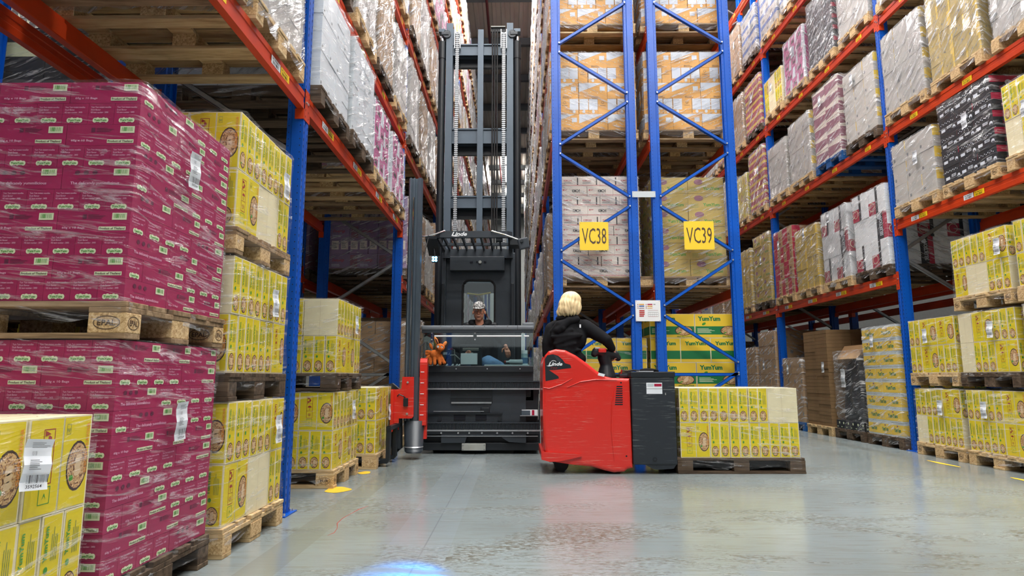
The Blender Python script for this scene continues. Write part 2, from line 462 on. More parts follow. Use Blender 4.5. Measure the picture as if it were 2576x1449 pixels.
pts = [(-1.09, 3.72), (-1.07, 3.78), (-1.085, 3.9), (-1.12, 4.02), (-1.125, 4.15), (-1.11, 4.28), (-1.09, 4.42), (-1.05, 4.55)]
MB().tube([(x, y, 0) for x, y in pts], [.001, .003, .002, .004, .003, .002, .004, .001], 'chalk_red', 4).build('chalk_line', fl)['label'] = 'wavy thin red line on the floor'

rb = MB()
for i in range(96):      # trapezoid ribs of the roof sheet
    x = -14 + i * .3125
    rb.prism([(x, ROOF), (x + .03, ROOF - .05), (x + .13, ROOF - .05), (x + .16, ROOF)], 1, -14, 52, 'roof_sheet')
rb.box((-14, -14, ROOF), (16, 52, ROOF + .1), 'roof_sheet')
ceil_o = struct('ceiling', rb)
for i, y in enumerate([2 + 2.8 * k for k in range(17)]):
    MB().box((-14, y - .09, ROOF - .33), (16, y + .09, ROOF - .06), 'roof_beam').build('purlin', ceil_o)
for x in (-.98, -.55 + 4.2):
    t = thing('sprinkler_pipe', 'dark red sprinkler pipe under the roof over the ' + ('lift truck aisle' if x < 0 else 'right aisle'), 'pipe', (x, 0, ROOF - .5))
    MB().tube([(0, -10, 0), (0, 50, 0)], .045, 'pipe_red', 10).build('pipe_run', t, True)
    for y in (10, 16, 22, 28, 34):
        MB().tube([(0, y, 0), (0, y, .45)], .012, 'galvanised', 6).build('pipe_hanger', t)
struct('wall_back', MB().box((-14, 48, 0), (16, 48.2, ROOF), 'wall_grey'))
struct('wall_left', MB().box((-14.2, -14, 0), (-14, 48.2, ROOF), 'wall_grey'))
struct('wall_right', MB().box((16, -14, 0), (16.2, 48.2, ROOF), 'wall_grey'))
struct('door_1', MB().box((-1.3, 47.9, 0), (1.7, 48, 4.2), 'door_light'))
LN = {-.5: 'lift truck aisle', 3.85: 'right aisle', -5.2: 'far left aisle'}
ORD = ['nearest', 'second', 'third', 'fourth', 'fifth', 'sixth', 'seventh', 'eighth', 'ninth', 'tenth', 'eleventh', 'twelfth']
cnt = {}
for (lx, ly, sx, sy, pw, lz) in LAMPS:
    n = cnt.get(lx, 0); cnt[lx] = n + 1
    where = LN.get(lx, 'open floor %s' % {-1.2: 'left side', 1.6: 'middle', 4.4: 'right side'}.get(lx, ''))
    t = thing('ceiling_light', '%s long white strip lamp over the %s' % (ORD[n], where), 'lamp', (lx, ly, lz + .02), group='strip lamps under the roof')
    MB().box((-sx / 2, -sy / 2, .04), (sx / 2, sy / 2, .12), 'lamp_case').build('lamp_housing', t)
    MB().box((-sx / 2 + .03, -sy / 2 + .03, .012), (sx / 2 - .03, sy / 2 - .03, .04), 'lamp_glow').build('lamp_diffuser', t)
    dd = MB()
    for a in (-1, 1): dd.tube([(0, a * sy * .3, .12), (0, a * sy * .3, ROOF - lz - .07)], .006, 'galvanised', 5)
    dd.build('hanger', t)

# ------------------------------------------------------------------ pallets (1200 x 800 x 144, long side along x)
_pm = {}
def pallet_meshes(wd):
    if wd not in _pm:
        bk = 'chipboard' if wd in ('wood_new', 'wood_old') else wd
        d = {}
        def b(n, a, c, k=wd): d[n] = MB().rbox(a, c, k, .003).mesh(n)
        b('wide', (-.6, -.0725, 0), (.6, .0725, .022)); b('slim', (-.6, -.05, 0), (.6, .05, .022))
        b('cross', (-.0725, -.4, 0), (.0725, .4, .022)); b('block', (-.0725, -.05, 0), (.0725, .05, .078), bk)
        b('midblock', (-.0725, -.0725, 0), (.0725, .0725, .078), bk)
        for mk in ('EPAL', 'EUR'):
            m = MB().rbox((-.0725, -.05, 0), (.0725, .05, .078), bk, .003)
            for F in sideframes(.145, .10, .078):
                wd_ = .145 if abs(F[1].x) > .5 else .10
                n = 20; cx_, cz = wd_ / 2, .039; rx, ry = wd_ * .36, .027
                for i in range(n):
                    a0, a1 = 2 * pi * i / n, 2 * pi * (i + 1) / n
                    m.poly(F, [(cx_ + rx * cos(a0), cz + ry * sin(a0)), (cx_ + rx * cos(a1), cz + ry * sin(a1)), (cx_ + (rx - .003) * cos(a1), cz + (ry - .003) * sin(a1)), (cx_ + (rx - .003) * cos(a0), cz + (ry - .003) * sin(a0))], 'sign_brown')
                m.text(F, cx_ - rx * .68, cz - .011, .022, mk, 'sign_brown', fit=rx * 1.36)
            d[mk] = m.mesh('block')
        j = MB()
        for y in (-.35, 0, .35): j.box((-.6, y - .05, 0), (.6, y + .05, .022), wd)
        for x in (-.5275, 0, .5275):
            for y in (-.35, 0, .35): j.box((x - .0725, y - .05, .022), (x + .0725, y + .05, .1), bk)
            j.box((x - .0725, -.4, .1), (x + .0725, .4, .122), wd)
        for y, h in ((-.3275, .0725), (-.17, .05), (0, .0725), (.17, .05), (.3275, .0725)): j.box((-.6, y - h, .122), (.6, y + h, .144), wd)
        d['joined'] = j.mesh('pallet')
        _pm[wd] = d
    return _pm[wd]
def pallet(parent, z=0, wd='wood_new', mark=None, far=False, rng=random, top=False):
    d = pallet_meshes(wd)
    if far: return put('pallet', d['joined'], parent, (0, 0, z))
    if top:
        p = thing('pallet', None, None, (0, 0, 0)); p.parent = parent; p.location = (0, 0, z)
    else: p = put('pallet', d['cross'], parent, (0, 0, z + .1))
    zz = 0 if top else -.1
    for x in (-.5275, 0, .5275):
        if top or x: put('cross_board', d['cross'], p, (x, 0, zz + .1))
        for y in (-.35, 0, .35):
            k = 'midblock' if y == 0 else 'block'
            if mark and abs(x) > .4 and y != 0: k = mark
            put('block', d[k], p, (x + rng.uniform(-.004, .004), y, zz + .022))
    for y in (-.35, 0, .35): put('bottom_board', d['wide' if y == 0 else 'slim'], p, (rng.uniform(-.004, .004), y, zz))
    for y, k in ((-.3275, 'wide'), (-.17, 'slim'), (0, 'wide'), (.17, 'slim'), (.3275, 'wide')):
        put('deck_board', d[k], p, (rng.uniform(-.006, .006), y, zz + .122))
    return p

# ------------------------------------------------------------------ cartons: one mesh for each kind, print on all four sides
CT = {}
def body(m, w_, d, h, k): m.box((-w_ / 2, -d / 2, 0), (w_ / 2, d / 2, h), k)
def bowl(m, F, u, v, r, ry=None, clip=None, rot=0):
    ry = ry or r
    m.disc(F, u, v, r, ry, 'bowl_rim', .0014, clip=clip); m.disc(F, u, v, r * .9, ry * .9, 'noodles', .002, clip=clip)
    for i, a in enumerate((-.25, .02, .28)):
        m.disc(F, min(u + r * .05, (clip[1] - r * .25) if clip else 9), v + a * ry, r * .34, ry * .15, 'chicken', .0026, 10, rot=.5 + i * .12)
    m.disc(F, u - r * .5, v - ry * .45, r * .2, ry * .12, 'green_print', .0026, 8, rot=.6)
def icons(m, F, u0, v0, w_, h):   # handling symbols in a frame: hands with cube, umbrella, no food, recycling
    k = 'icon_red'; hh = h / 4
    m.frame(F, u0, v0 + hh * 1.05, u0 + w_, v0 + h, .003, k, .0016)
    for i in (2, 3): m.rect(F, u0, v0 + hh * i, u0 + w_, v0 + hh * i + .002, k, .0018)
    cx_ = u0 + w_ / 2; y = v0 + hh * 3.5; a = w_ * .3
    m.poly(F, [(cx_, y + a * .6), (cx_ + a * .7, y + a * .2), (cx_ + a * .7, y - a * .5), (cx_, y - a * .8), (cx_ - a * .3, y - a * .4), (cx_ - a * .3, y + a * .3)], k, .0018)
    for s in (1, -1): m.poly(F, [(u0 + .006, y + s * hh * .42), (u0 + w_ * .35, y + s * hh * .34), (u0 + w_ * .62, y + s * hh * .22), (u0 + w_ * .3, y + s * hh * .14), (u0 + .006, y + s * hh * .12)], k, .0018)
    y = v0 + hh * 2.5
    m.disc(F, cx_, y + hh * .05, a, a * .75, k, .0018, 12); m.rect(F, cx_ - .0015, y - hh * .4, cx_ + .0015, y, k, .0018)
    m.rect(F, cx_ - a, y - a * .75, cx_ + a, y - a * .1, 'yellow_print', .0019); m.rect(F, cx_ - .0015, y - hh * .4, cx_ + .0015, y, k, .002)
    y = v0 + hh * 1.52
    m.disc(F, cx_, y, a * .8, a * .8, k, .0018, 14); m.disc(F, cx_, y, a * .65, a * .65, 'yellow_print', .002, 14)
    m.rect(F, cx_ - a * .5, y - .0015, cx_ + a * .5, y + .0015, k, .0022); m.rect(F, cx_ - .002, y - a * .5, cx_ + .002, y + a * .5, k, .0022)
    m.frame(F, u0, v0, u0 + w_, v0 + hh * .92, .0025, 'green_print', .0016)
    m.poly(F, [(cx_ - a * .6, v0 + hh * .25), (cx_, v0 + hh * .6), (cx_ + a * .6, v0 + hh * .25), (cx_, v0 + hh * .45)], 'green_print', .0018)
def mk_yellow(h):
    w_, d = .29, .0965; m = MB(); body(m, w_ - .003, d - .003, h - .002, 'cream'); F = sideframes(w_ - .003, d - .003, h)
    f = F[0]; b = .007; mid = .15
    m.rect(f, b, b, mid - .004, h - b, 'yellow_print'); m.rect(f, mid + .004, b, w_ - .01, h - b, 'yellow_print')
    m.rect(f, mid - .001, 0, mid, h, 'green_grey', .0012)
    icons(m, f, .062, h * .12, .05, h * .76)
    bowl(m, f, w_ - .062, h * .45, .052, h * .27, clip=(0, w_ - .012))
    m.text(f, w_ - .016, h * .36, .014, 'CHICKEN FLAVOUR', 'orange_print', .003, pi / 2, fit=h * .55)
    m.frame(f, mid + .014, h * .80, mid + .034, h * .91, .0015, 'green_grey', .0016)
    m.text(f, mid + .016, h * .82, .014, 'PAP', 'green_grey', fit=.015)
    for f in (F[1], F[3]):
        m.rect(f, b, b, d - .010, h - b, 'yellow_print')
        m.text(f, .030, h * .52, .017, 'YumYum', 'green_print', .003, pi / 2, fit=h * .36, bold=.03)
        f2 = (f[0] + f[2] * (h * .52) + f[1] * .075, f[2], -f[1], f[3])
        m.lines(f2, 0, 0, h * .4, .030, 4, 'green_grey', .0016)
        m.disc(f, .030, h * .44, .009, h * .035, 'green_print', .0022, 10)
        bowl(m, f, d * .46, h * .19, .032, h * .145, clip=(.01, d - .012))
        m.rect(f, d - .014, h * .06, d - .0115, h * .35, 'orange_print', .003)
    f = F[2]; m.rect(f, .135, 0, .136, h, 'kraft', .0012)
    return m.mesh('carton')
CT['yellow'] = (.29, .0965, .31, mk_yellow(.31))
def badge(m, F, u, v, w_, txt='YumYum', k='badge_cream', tk='green_print'):
    h = w_ * .33
    for i in range(5): m.disc(F, u + w_ * (.12 + .19 * i), v + h * (.5 + .1 * (i % 2)), w_ * .15, h * .5, k, .0013 + i * .00001, 10)
    m.text(F, u + w_ * .06, v + h * .28, h * .5, txt, tk, .0022, 0, fit=w_ * .84, bold=.03)
def barcode(m, F, u, v, w_, h):
    m.rect(F, u, v, u + w_, v + h, 'badge_cream', .0014); m.bars(F, u + w_ * .12, v + h * .25, u + w_ * .9, v + h * .85, 'green_print', 12, .002)
def mk_magenta():
    w_, d, h = .2875, .1055, .0885; m = MB(); body(m, w_, d, h, 'magenta'); F = sideframes(w_, d, h)
    f = F[0]
    m.text(f, .02, .014, .011, '60g x 10 Bags', 'magenta_text', fit=.09); m.rect(f, .165, .010, .272, .025, 'badge_cream')
    m.text(f, .169, .013, .009, 'Product of Thailand', 'sign_brown', .0018, fit=.099); barcode(m, f, .215, .052, .058, .028)
    m.lines(f, .12, .055, .19, .075, 4, 'magenta_dark'); m.rect(f, .098, .056, .114, .074, 'magenta_dark')
    f = F[2]
    m.text(f, .035, .014, .015, 'The delicately yummilicious', 'magenta_text', fit=.195); barcode(m, f, .205, .054, .062, .028)
    for i in range(3): m.disc(f, .06 + i * .035, .066, .011, .009, 'magenta_dark', .0014, 8)
    m.lines(f, .06, .038, .18, .042, 1, 'magenta_dark')
    for f in (F[1], F[3]):
        m.text(f, .010, .068, .0075, 'Yum Yum instant noodles', 'magenta_text', fit=.082, bold=.01)
        m.text(f, .010, .057, .0075, 'Duck flavour', 'magenta_text', fit=.04, bold=.01)
        m.text(f, .010, .046, .0075, 'HS item number : 3490', 'magenta_text', fit=.072, bold=.01)
        badge(m, f, .022, .006, .062)
    return m.mesh('carton')
CT['magenta'] = (.29, .107, .0895, mk_magenta())
def mk(name, w_, d, h, base, long_, end, gap=.003):
    m = MB(); body(m, w_ - gap, d - gap, h - gap * .6, base); F = sideframes(w_ - gap, d - gap, h - gap)
    for f in (F[0], F[2]): long_(m, f, w_ - gap, h)
    for f in (F[1], F[3]): end(m, f, d - gap, h)
    CT[name] = (w_, d, h, m.mesh('carton'))
def k_l(m, f, w_, h):
    m.rect(f, 0, .012, w_, .018, 'kimchi_red'); m.text(f, w_ * .42, h * .38, .042, 'KIMCHI', 'ink', fit=w_ * .3, bold=.03)
    m.disc(f, .03, h * .62, .011, .011, 'kimchi_red', .0014, 10); m.lines(f, .045, h * .55, .09, h * .7, 2, 'kimchi_red')
def k_e(m, f, w_, h):
    m.rect(f, 0, .012, w_, .018, 'kimchi_red'); m.text(f, w_ * .1, h * .5, .022, 'KIMCHI', 'kimchi_red', fit=w_ * .42); m.rect(f, w_ * .8, .02, w_ * .86, h * .9, 'ink')
    m.lines(f, w_ * .1, h * .25, w_ * .6, h * .45, 3, 'ink_grey')
mk('kimchi', .38, .26, .135, 'kimchi_white', k_l, k_e)
def o_l(m, f, w_, h):
    m.poly(f, [(0, h), (w_ * .85, h), (0, h * .42)], 'orange_white', .0012); m.text(f, w_ * .45, .022, .012, 'SPICE TOWN', 'sign_brown', fit=w_ * .22); m.text(f, w_ * .45, .008, .010, 'EXTRA SCHARF', 'sign_brown', fit=w_ * .3)
    m.rect(f, w_ * .74, h * .5, w_ * .92, h * .78, 'orange_white', .0014)
    for i in range(5): m.disc(f, w_ * (.3 + .12 * i), h * (.35 + .09 * (i % 3)), .008, .008, 'cream', .0013, 6)
def o_e(m, f, w_, h):
    m.rect(f, .004, h * .28, w_ - .004, h - .004, 'orange_white', .0012); m.disc(f, w_ * .5, h * .17, w_ * .16, h * .11, 'orange_white', .0013, 10)
def o_e2(m, f, w_, h):
    m.disc(f, w_ * .5, h * .75, w_ * .14, h * .09, 'sign_brown', .0012, 10); m.disc(f, w_ * .5, h * .75, w_ * .11, h * .07, 'orange_box', .0014, 10)
    m.rect(f, w_ * .2, h * .55, w_ * .8, h * .57, 'sign_brown')
mk('orange', .39, .13, .223, 'orange_box', o_l, o_e); mk('orange_plain', .39, .13, .223, 'orange_box', o_l, o_e2)
def v_l(m, f, w_, h):
    m.rect(f, .006, .006, w_ - .006, h - .006, 'gold_print', .0009); m.rect(f, .006, h * .14, w_ - .006, h * .48, 'deep_green', .0013)
    m.text(f, w_ * .07, h * .70, .06, 'YumYum', 'deep_green', .0018, fit=w_ * .5, bold=.05); m.disc(f, w_ * .2, h * .58, .028, .016, 'green_print', .0015, 10, rot=.5)
    m.lines(f, w_ * .05, h * .2, w_ * .45, h * .4, 5, 'badge_cream', .0017)
    bowl(m, f, w_ * .76, h * .30, w_ * .2, h * .2); m.text(f, w_ * .6, h * .03, .02, 'VEGETABLE FLAVOUR', 'deep_green', .003, fit=w_ * .34)
def v_e(m, f, w_, h):
    m.rect(f, .006, .006, w_ - .006, h - .006, 'gold_print', .0009); m.rect(f, .006, h * .14, w_ - .006, h * .48, 'deep_green', .0013); m.text(f, w_ * .15, h * .7, .05, 'YumYum', 'deep_green', .0018, fit=w_ * .7, bold=.05)
mk('vegetable', .58, .40, .312, 'cream', v_l, v_e)
def ky_l(m, f, w_, h):
    m.rect(f, .004, .004, w_ - .004, h * .55, 'kraft_yellow', .0009); m.text(f, w_ * .42, h * .22, .045, 'YumYum', 'green_print', .0016, fit=w_ * .46, bold=.03)
    m.disc(f, w_ * .3, h * .72, w_ * .13, h * .17, 'plum', .0013, 14); m.lines(f, w_ * .06, h * .12, w_ * .32, h * .4, 4, 'green_grey')
mk('kraft_yum', .42, .39, .222, 'kraft_yellow', ky_l, ky_l)
def yt_l(m, f, w_, h):
    m.rect(f, 0, .02, w_, h - .03, 'gold_print', .001); m.text(f, w_ * .2, h * .32, .05, 'YumYum', 'deep_green', .0018, fit=w_ * .55, bold=.05); m.disc(f, w_ * .5, h * .74, .02, .010, 'plum', .0018, 10)
mk('tray', .39, .29, .178, 'clear_plastic', yt_l, yt_l)
def w_l(m, f, w_, h): m.rect(f, w_ * .1, h * .2, w_ * .22, h * .34, 'ink_grey')
def no(m, f, w_, h): pass
mk('white', .39, .20, .148, 'white_box', no, w_l)
mk('greywhite', .39, .26, .19, 'grey_white', w_l, no)
def kr_e(m, f, w_, h): m.rect(f, w_ * .72, h * .4, w_ * .86, h * .62, 'ink_grey'); m.rect(f, 0, h * .96, w_, h * .98, 'kraft_dark')
mk('kraft', .39, .26, .27, 'kraft', kr_e, kr_e)
def kd_e(m, f, w_, h):
    m.rect(f, w_ * .75, h * .45, w_ * .9, h * .62, 'ink_grey'); m.lines(f, w_ * .15, h * .35, w_ * .6, h * .6, 4, 'kraft_dark'); m.bars(f, w_ * .1, h * .7, w_ * .25, h * .85, 'ink_grey', 8)
mk('kraftprint', .40, .39, .165, 'kraft', kd_e, kd_e)
def ks_l(m, f, w_, h): m.rect(f, w_ * .3, h * .4, w_ * .36, h * .5, 'ink_grey'); m.rect(f, w_ * .6, h * .4, w_ * .66, h * .5, 'ink_grey'); m.rect(f, w_ * .85, 0, w_, h, 'gold_print', .0009)
mk('kraftsmall', .39, .2, .17, 'kraft_yellow', ks_l, ks_l)
def p_l(m, f, w_, h):
    m.rect(f, .004, .004, w_ * .52, h - .004, 'crimson', .001); m.text(f, w_ * .08, h * .55, .05, 'POT', 'kraft', .0016, fit=w_ * .28); m.frame(f, w_ * .12, h * .12, w_ * .4, h * .45, .003, 'kraft', .0016)
    m.rect(f, w_ * .62, h * .15, w_ * .76, h * .6, 'magenta_dark', .001); m.rect(f, w_ * .65, h * .22, w_ * .73, h * .5, 'kraft', .0014)
mk('pot', .39, .26, .30, 'kraft', p_l, p_l)
def bl_l(m, f, w_, h):
    rr = random.Random(3)
    m.rect(f, w_ * .1, h * .25, w_ * .34, h * .42, 'orange_white'); m.frame(f, w_ * .45, h * .35, w_ * .72, h * .5, .004, 'orange_white'); m.bars(f, w_ * .46, h * .37, w_ * .71, h * .48, 'orange_white', 9)
    for i in range(9): m.disc(f, w_ * (.1 + .09 * i), h * (.72 + .06 * (i % 2)), .006, .006, 'orange_white', .0012, 6)
    m.disc(f, w_ * .88, h * .3, .022, .022, 'orange_white', .0012, 10); m.disc(f, w_ * .88, h * .24, .014, .01, 'black_box', .0015, 8)
def bl_e(m, f, w_, h):
    m.rect(f, 0, h * .62, w_, h, 'crimson', .001); m.disc(f, w_ * .5, h * .6, .035, .03, 'orange_white', .0014, 10); m.lines(f, w_ * .25, h * .2, w_ * .75, h * .42, 2, 'crimson')
    for i in range(4): m.disc(f, w_ * .12 * (i + 1), h * .58, .006, .006, 'ink', .0016, 6)
mk('blackred', .39, .26, .185, 'black_box', bl_e, bl_l)
def wb_l(m, f, w_, h):
    m.rect(f, w_ * .70, 0, w_ * .88, h, 'black_box', .001); m.rect(f, w_ * .88, 0, w_, h, 'crimson', .001); m.text(f, w_ * .865, h * .12, .05, 'SELEKTION', 'orange_white', .0018, pi / 2, fit=h * .7)
    m.disc(f, w_ * .78, h * .85, .035, .035, 'orange_white', .0015, 14)
def wb_e(m, f, w_, h):
    m.rect(f, 0, 0, w_ * .42, h * .48, 'crimson', .001); m.rect(f, w_ * .42, 0, w_ * .55, h, 'black_box', .0011); m.disc(f, w_ * .2, h * .3, .06, .06, 'badge_cream', .0014, 16); m.disc(f, w_ * .2, h * .3, .052, .052, 'crimson', .0017, 16)
mk('display', .58, .39, .36, 'white_paint', wb_l, wb_e)
def li_l(m, f, w_, h):
    m.rect(f, w_ * .05, h * .1, w_ * .3, h * .9, 'plum', .001); m.text(f, w_ * .42, h * .42, .05, 'Dumplings', 'kimchi_red', .0016, fit=w_ * .42, shear=.3); m.lines(f, w_ * .4, h * .12, w_ * .8, h * .32, 2, 'orange_white')
def li_e(m, f, w_, h): m.rect(f, w_ * .12, h * .3, w_ * .88, h * .9, 'kimchi_white', .001); m.lines(f, w_ * .2, h * .4, w_ * .7, h * .8, 3, 'ink_grey', .0016)
mk('lilac', .40, .13, .20, 'lilac', li_l, li_e)
def pk_l(m, f, w_, h): m.text(f, w_ * .3, h * .3, .07, 'Soda', 'ink', .0014, fit=w_ * .4, shear=.3, bold=.05); m.rect(f, 0, 0, w_ * .1, h, 'orange_white', .001); m.poly(f, [(w_ * .75, 0), (w_, 0), (w_, h), (w_ * .9, h)], 'orange_white', .001)
mk('pink', .39, .26, .19, 'pink_print', pk_l, pk_l)
def pl_e(m, f, w_, h): m.poly(f, [(0, h * .1), (w_, h * .3), (w_, h * .7), (0, h * .9)], 'plum', .001)
mk('plumcream', .39, .39, .20, 'kimchi_white', pl_e, pl_e)
def ye_e(m, f, w_, h): m.rect(f, 0, h * .5, w_, h, 'gold_print', .001); m.rect(f, w_ * .2, h * .62, w_ * .8, h * .7, 'sign_brown', .0013); m.rect(f, w_ * .3, h * .75, w_ * .7, h * .88, 'sign_brown', .0013)
mk('lemon', .39, .26, .26, 'grey_white', ye_e, w_l)
def dk_l(m, f, w_, h): badge(m, f, w_ * .1, h * .15, w_ * .3); m.rect(f, w_ * .55, h * .55, w_ * .8, h * .8, 'badge_cream')
mk('darkcarton', .29, .13, .12, 'black_box', dk_l, dk_l)
def cb_l(m, f, w_, h): m.rect(f, 0, h * .7, w_, h, 'box_blue', .001); m.rect(f, w_ * .2, h * .2, w_ * .5, h * .4, 'ink_grey')
mk('bluewhite', .39, .26, .24, 'grey_white', cb_l, cb_l)
def ry_l(m, f, w_, h): m.rect(f, 0, h * .45, w_, h * .8, 'gold_print', .001)
mk('redbag', .39, .26, .15, 'crimson', ry_l, ry_l)
mk('flatkraft', .37, .375, .055, 'kraft_dark', no, no)
DARKB = {}
# plain core meshes for far stacks: cartons of one load joined
_far = {}
def far_stack(kind, n):
    if (kind, n) in _far: return _far[(kind, n)]
    w_, d, h, me = CT[kind]; m = MB(); base = me.materials[0].name; rr = random.Random(n)
    second = me.materials[1].name if len(me.materials) > 1 else base
    for k in range(n):
        for j in range(3):
            y0 = -.39 + j * .26
            for i in range(3):
                x0 = -.58 + i * .387
                m.box((x0 + rr.uniform(0, .006), y0 + .002, k * h), (x0 + .382, y0 + .255 + rr.uniform(0, .006), k * h + h - .004), base if rr.random() < .75 else second)
    _far[(kind, n)] = m.mesh('carton_stack'); return _far[(kind, n)]

# ------------------------------------------------------------------ stretch wrap: a loose film skin round the load
_wr = {}
def wrap_mesh(sx, sy, h, mat, amp, seed):
    key = (round(sx, 2), round(sy, 2), round(h, 2), mat, amp, seed)
    if key in _wr: return _wr[key]
    rr = random.Random(seed * 13 + int(h * 100)); pts = []
    r = .015; nx, ny = 12, 9
    hx, hy = sx / 2, sy / 2
    for i in range(nx): pts.append((-hx + r + (sx - 2 * r) * i / (nx - 1), -hy))
    for i in range(ny): pts.append((hx, -hy + r + (sy - 2 * r) * i / (ny - 1)))
    for i in range(nx): pts.append((hx - r - (sx - 2 * r) * i / (nx - 1), hy))
    for i in range(ny): pts.append((-hx, hy - r - (sy - 2 * r) * i / (ny - 1)))
    n = len(pts); rows = max(5, int(h / .11)); vs_ = []; fs = []
    for k in range(rows + 1):
        z = -.085 + (h + .085 + .004) * k / rows
        for j, (x, y) in enumerate(pts):
            l = math.hypot(x / hx, y / hy); nxx, nyy = (x / abs(x) if abs(x) >= hx - .001 else 0), (y / abs(y) if abs(y) >= hy - .001 else 0)
            a = amp * (rr.random() ** 2) * 1.6 + .004
            if k in (0, rows): a += amp * .5 * rr.random()
            vs_.append((x + nxx * a, y + nyy * a, z + (rr.uniform(-.03, .02) if k == 0 else 0)))
    for q, (s_, dz) in enumerate(((.93, .006), (.80, .001))):
        for x, y in pts: vs_.append((x * s_, y * s_, h + dz + rr.uniform(0, amp * .6)))
    for k in range(rows + 2):
        for j in range(n): fs.append((k * n + j, k * n + (j + 1) % n, (k + 1) * n + (j + 1) % n, (k + 1) * n + j))
    m = MB(); m.add(vs_, fs, mat); _wr[key] = m.mesh('stretch_wrap', True); return _wr[key]

# paper sticker on a load
def sticker_mesh(num):
    m = MB(); w_, h = .085, .165
    F = frameat((-w_ / 2, 0, 0), (1, 0, 0), (0, 0, 1)); n = 6
    for i in range(n):
        z0, z1 = h * i / n, h * (i + 1) / n; b0, b1 = .004 * sin(i * 1.7), .004 * sin((i + 1) * 1.7)
        m.add([(-w_ / 2, b0, z0), (w_ / 2, b0 - .003, z0), (w_ / 2, b1 - .003, z1), (-w_ / 2, b1, z1)], [(0, 1, 2, 3)], 'label_white')
    e = .009
    m.bars(F, .008, .024, .077, .050, 'ink', 18, e); m.text(F, .008, .008, .011, num, 'ink', e, fit=.05, bold=.01)
    m.bars(F, .014, .112, .032, .126, 'ink_grey', 8, e); m.lines(F, .012, .135, .072, .155, 4, 'ink_grey', e); m.lines(F, .012, .065, .05, .10, 6, 'ink_grey', e)
    return m.mesh('shipping_label')
ST = sticker_mesh('3592564')


# loads the photograph shows nothing of: some left out, those only a side step would reveal joined into one object
def ids(t):
    o = set()
    for r in t.split():
        a, _, b = r.partition('-'); o |= set(range(int(a), int(b or a) + 1))
    return o
DROP = ids('10 13-15 24-26 28-31 48 52-59 84-86 116-118 145-147 208-216 221-223 227-228 244 246 252 254 256 277 281-283 315-316 343-344 370-371 404 417 429-441 449-457 462-469 485-486 499 527-529 541 545-549 555-566 569-573 575 577-590 593-600 603-624')
REST = ids('34-35 60-63 69-75 77-79 88-111 115 119-144 148-203 205 207 224 226 242 245 255 257 286 288 313-314 341-342 348 369 372 374-376 388 396 401 408 412 421 424 446-448 461 473 508-509 525 536-537 539-540 542-544 550-554 567')
rest_list = []
NLOAD = 0
def place_grid(root, kind, layers, z, sx, sy, rng, top=False, alt=True, odd=None, open_back=False):
    w_, d, h, me = CT[kind]
    for k in range(layers):
        rot = alt and k % 2 == 1
        a, b = (d, w_) if rot else (w_, d)
        nx, ny = max(1, round(sx / a)), max(1, round(sy / b)); px, py = sx / nx, sy / ny
        if px > a * 1.35: px = a; 
        fx, fy = px / a, py / b
        for i in range(nx):
            for j in range(ny):
                if not (i == 0 or j in (0, ny - 1) or (i == nx - 1 and not open_back) or (top and k == layers - 1)): continue
                mm = me
                if odd and (i * 7 + j * 3 + k * 5) % 4 == 0: mm = CT[odd][3]
                s = (fy, fx, 1) if rot else (fx, fy, 1)
                put('carton', mm, root, (-sx / 2 + px * (i + .5) + rng.uniform(-.004, .003), -sy / 2 + py * (j + .5) + rng.uniform(-.003, .003), z + k * h), (R(90) if rot else 0) + (pi if (i + j) % 2 else 0) + R(rng.uniform(-.4, .4)), s)
    return layers * h
def place_yellow(root, layers, z, h, rng, top=False, sx=1.16, sy=.772, seed=0, cs=-1, pat=None, rev=1):
    """pat: for each layer (camera-side cells, aisle cells): N narrow fronts, W printed wide face, B blank wide face"""
    me = CT['yellow'][3]; sz = h / .31; lx = sx / 4
    for k in range(layers):
        fr, ai = pat[k] if pat else (''.join(rng.choice('NNWB') for _ in range(4)), ''.join(rng.choice('NNNWB') for _ in range(2)))
        cells = [.29, .29, sy - .58][::rev]; y = cs * sy / 2
        for j, cyy in enumerate(cells):
            ym = y - cs * cyy / 2
            for i in range(4):
                if j == 0: c = fr[i]; c = {'N': ('x', 1), 'W': ('y', 1), 'B': ('y', -1)}[c]
                elif i == 0: c = {'N': ('y', 1), 'W': ('x', 1), 'B': ('x', -1)}[ai[j - 1]]
                elif i == 3 or j == 2 or (top and k == layers - 1): c = rng.choice((('x', 1), ('y', 1)))
                else: continue
                cx_ = -sx / 2 + (i + .5) * lx
                if c[0] == 'x':      # long axis along y, three side by side in x; printed face towards -x (or +x)
                    for q in range(3): put('carton', me, root, (cx_ - lx / 2 + (q + .5) * lx / 3 + rng.uniform(-.002, .002), ym + rng.uniform(-.003, .003), z + k * h), -pi / 2 * c[1], (cyy / .29, lx / 3 / .0965, sz))
                else:
                    n = max(1, round(cyy / .0965))
                    for q in range(n): put('carton', me, root, (cx_ + rng.uniform(-.003, .003), ym + cyy * ((q + .5) / n - .5), z + k * h), (0 if cs * c[1] < 0 else pi), (lx / .29, cyy / n / .0965, sz))
            y -= cs * cyy
    return layers * h
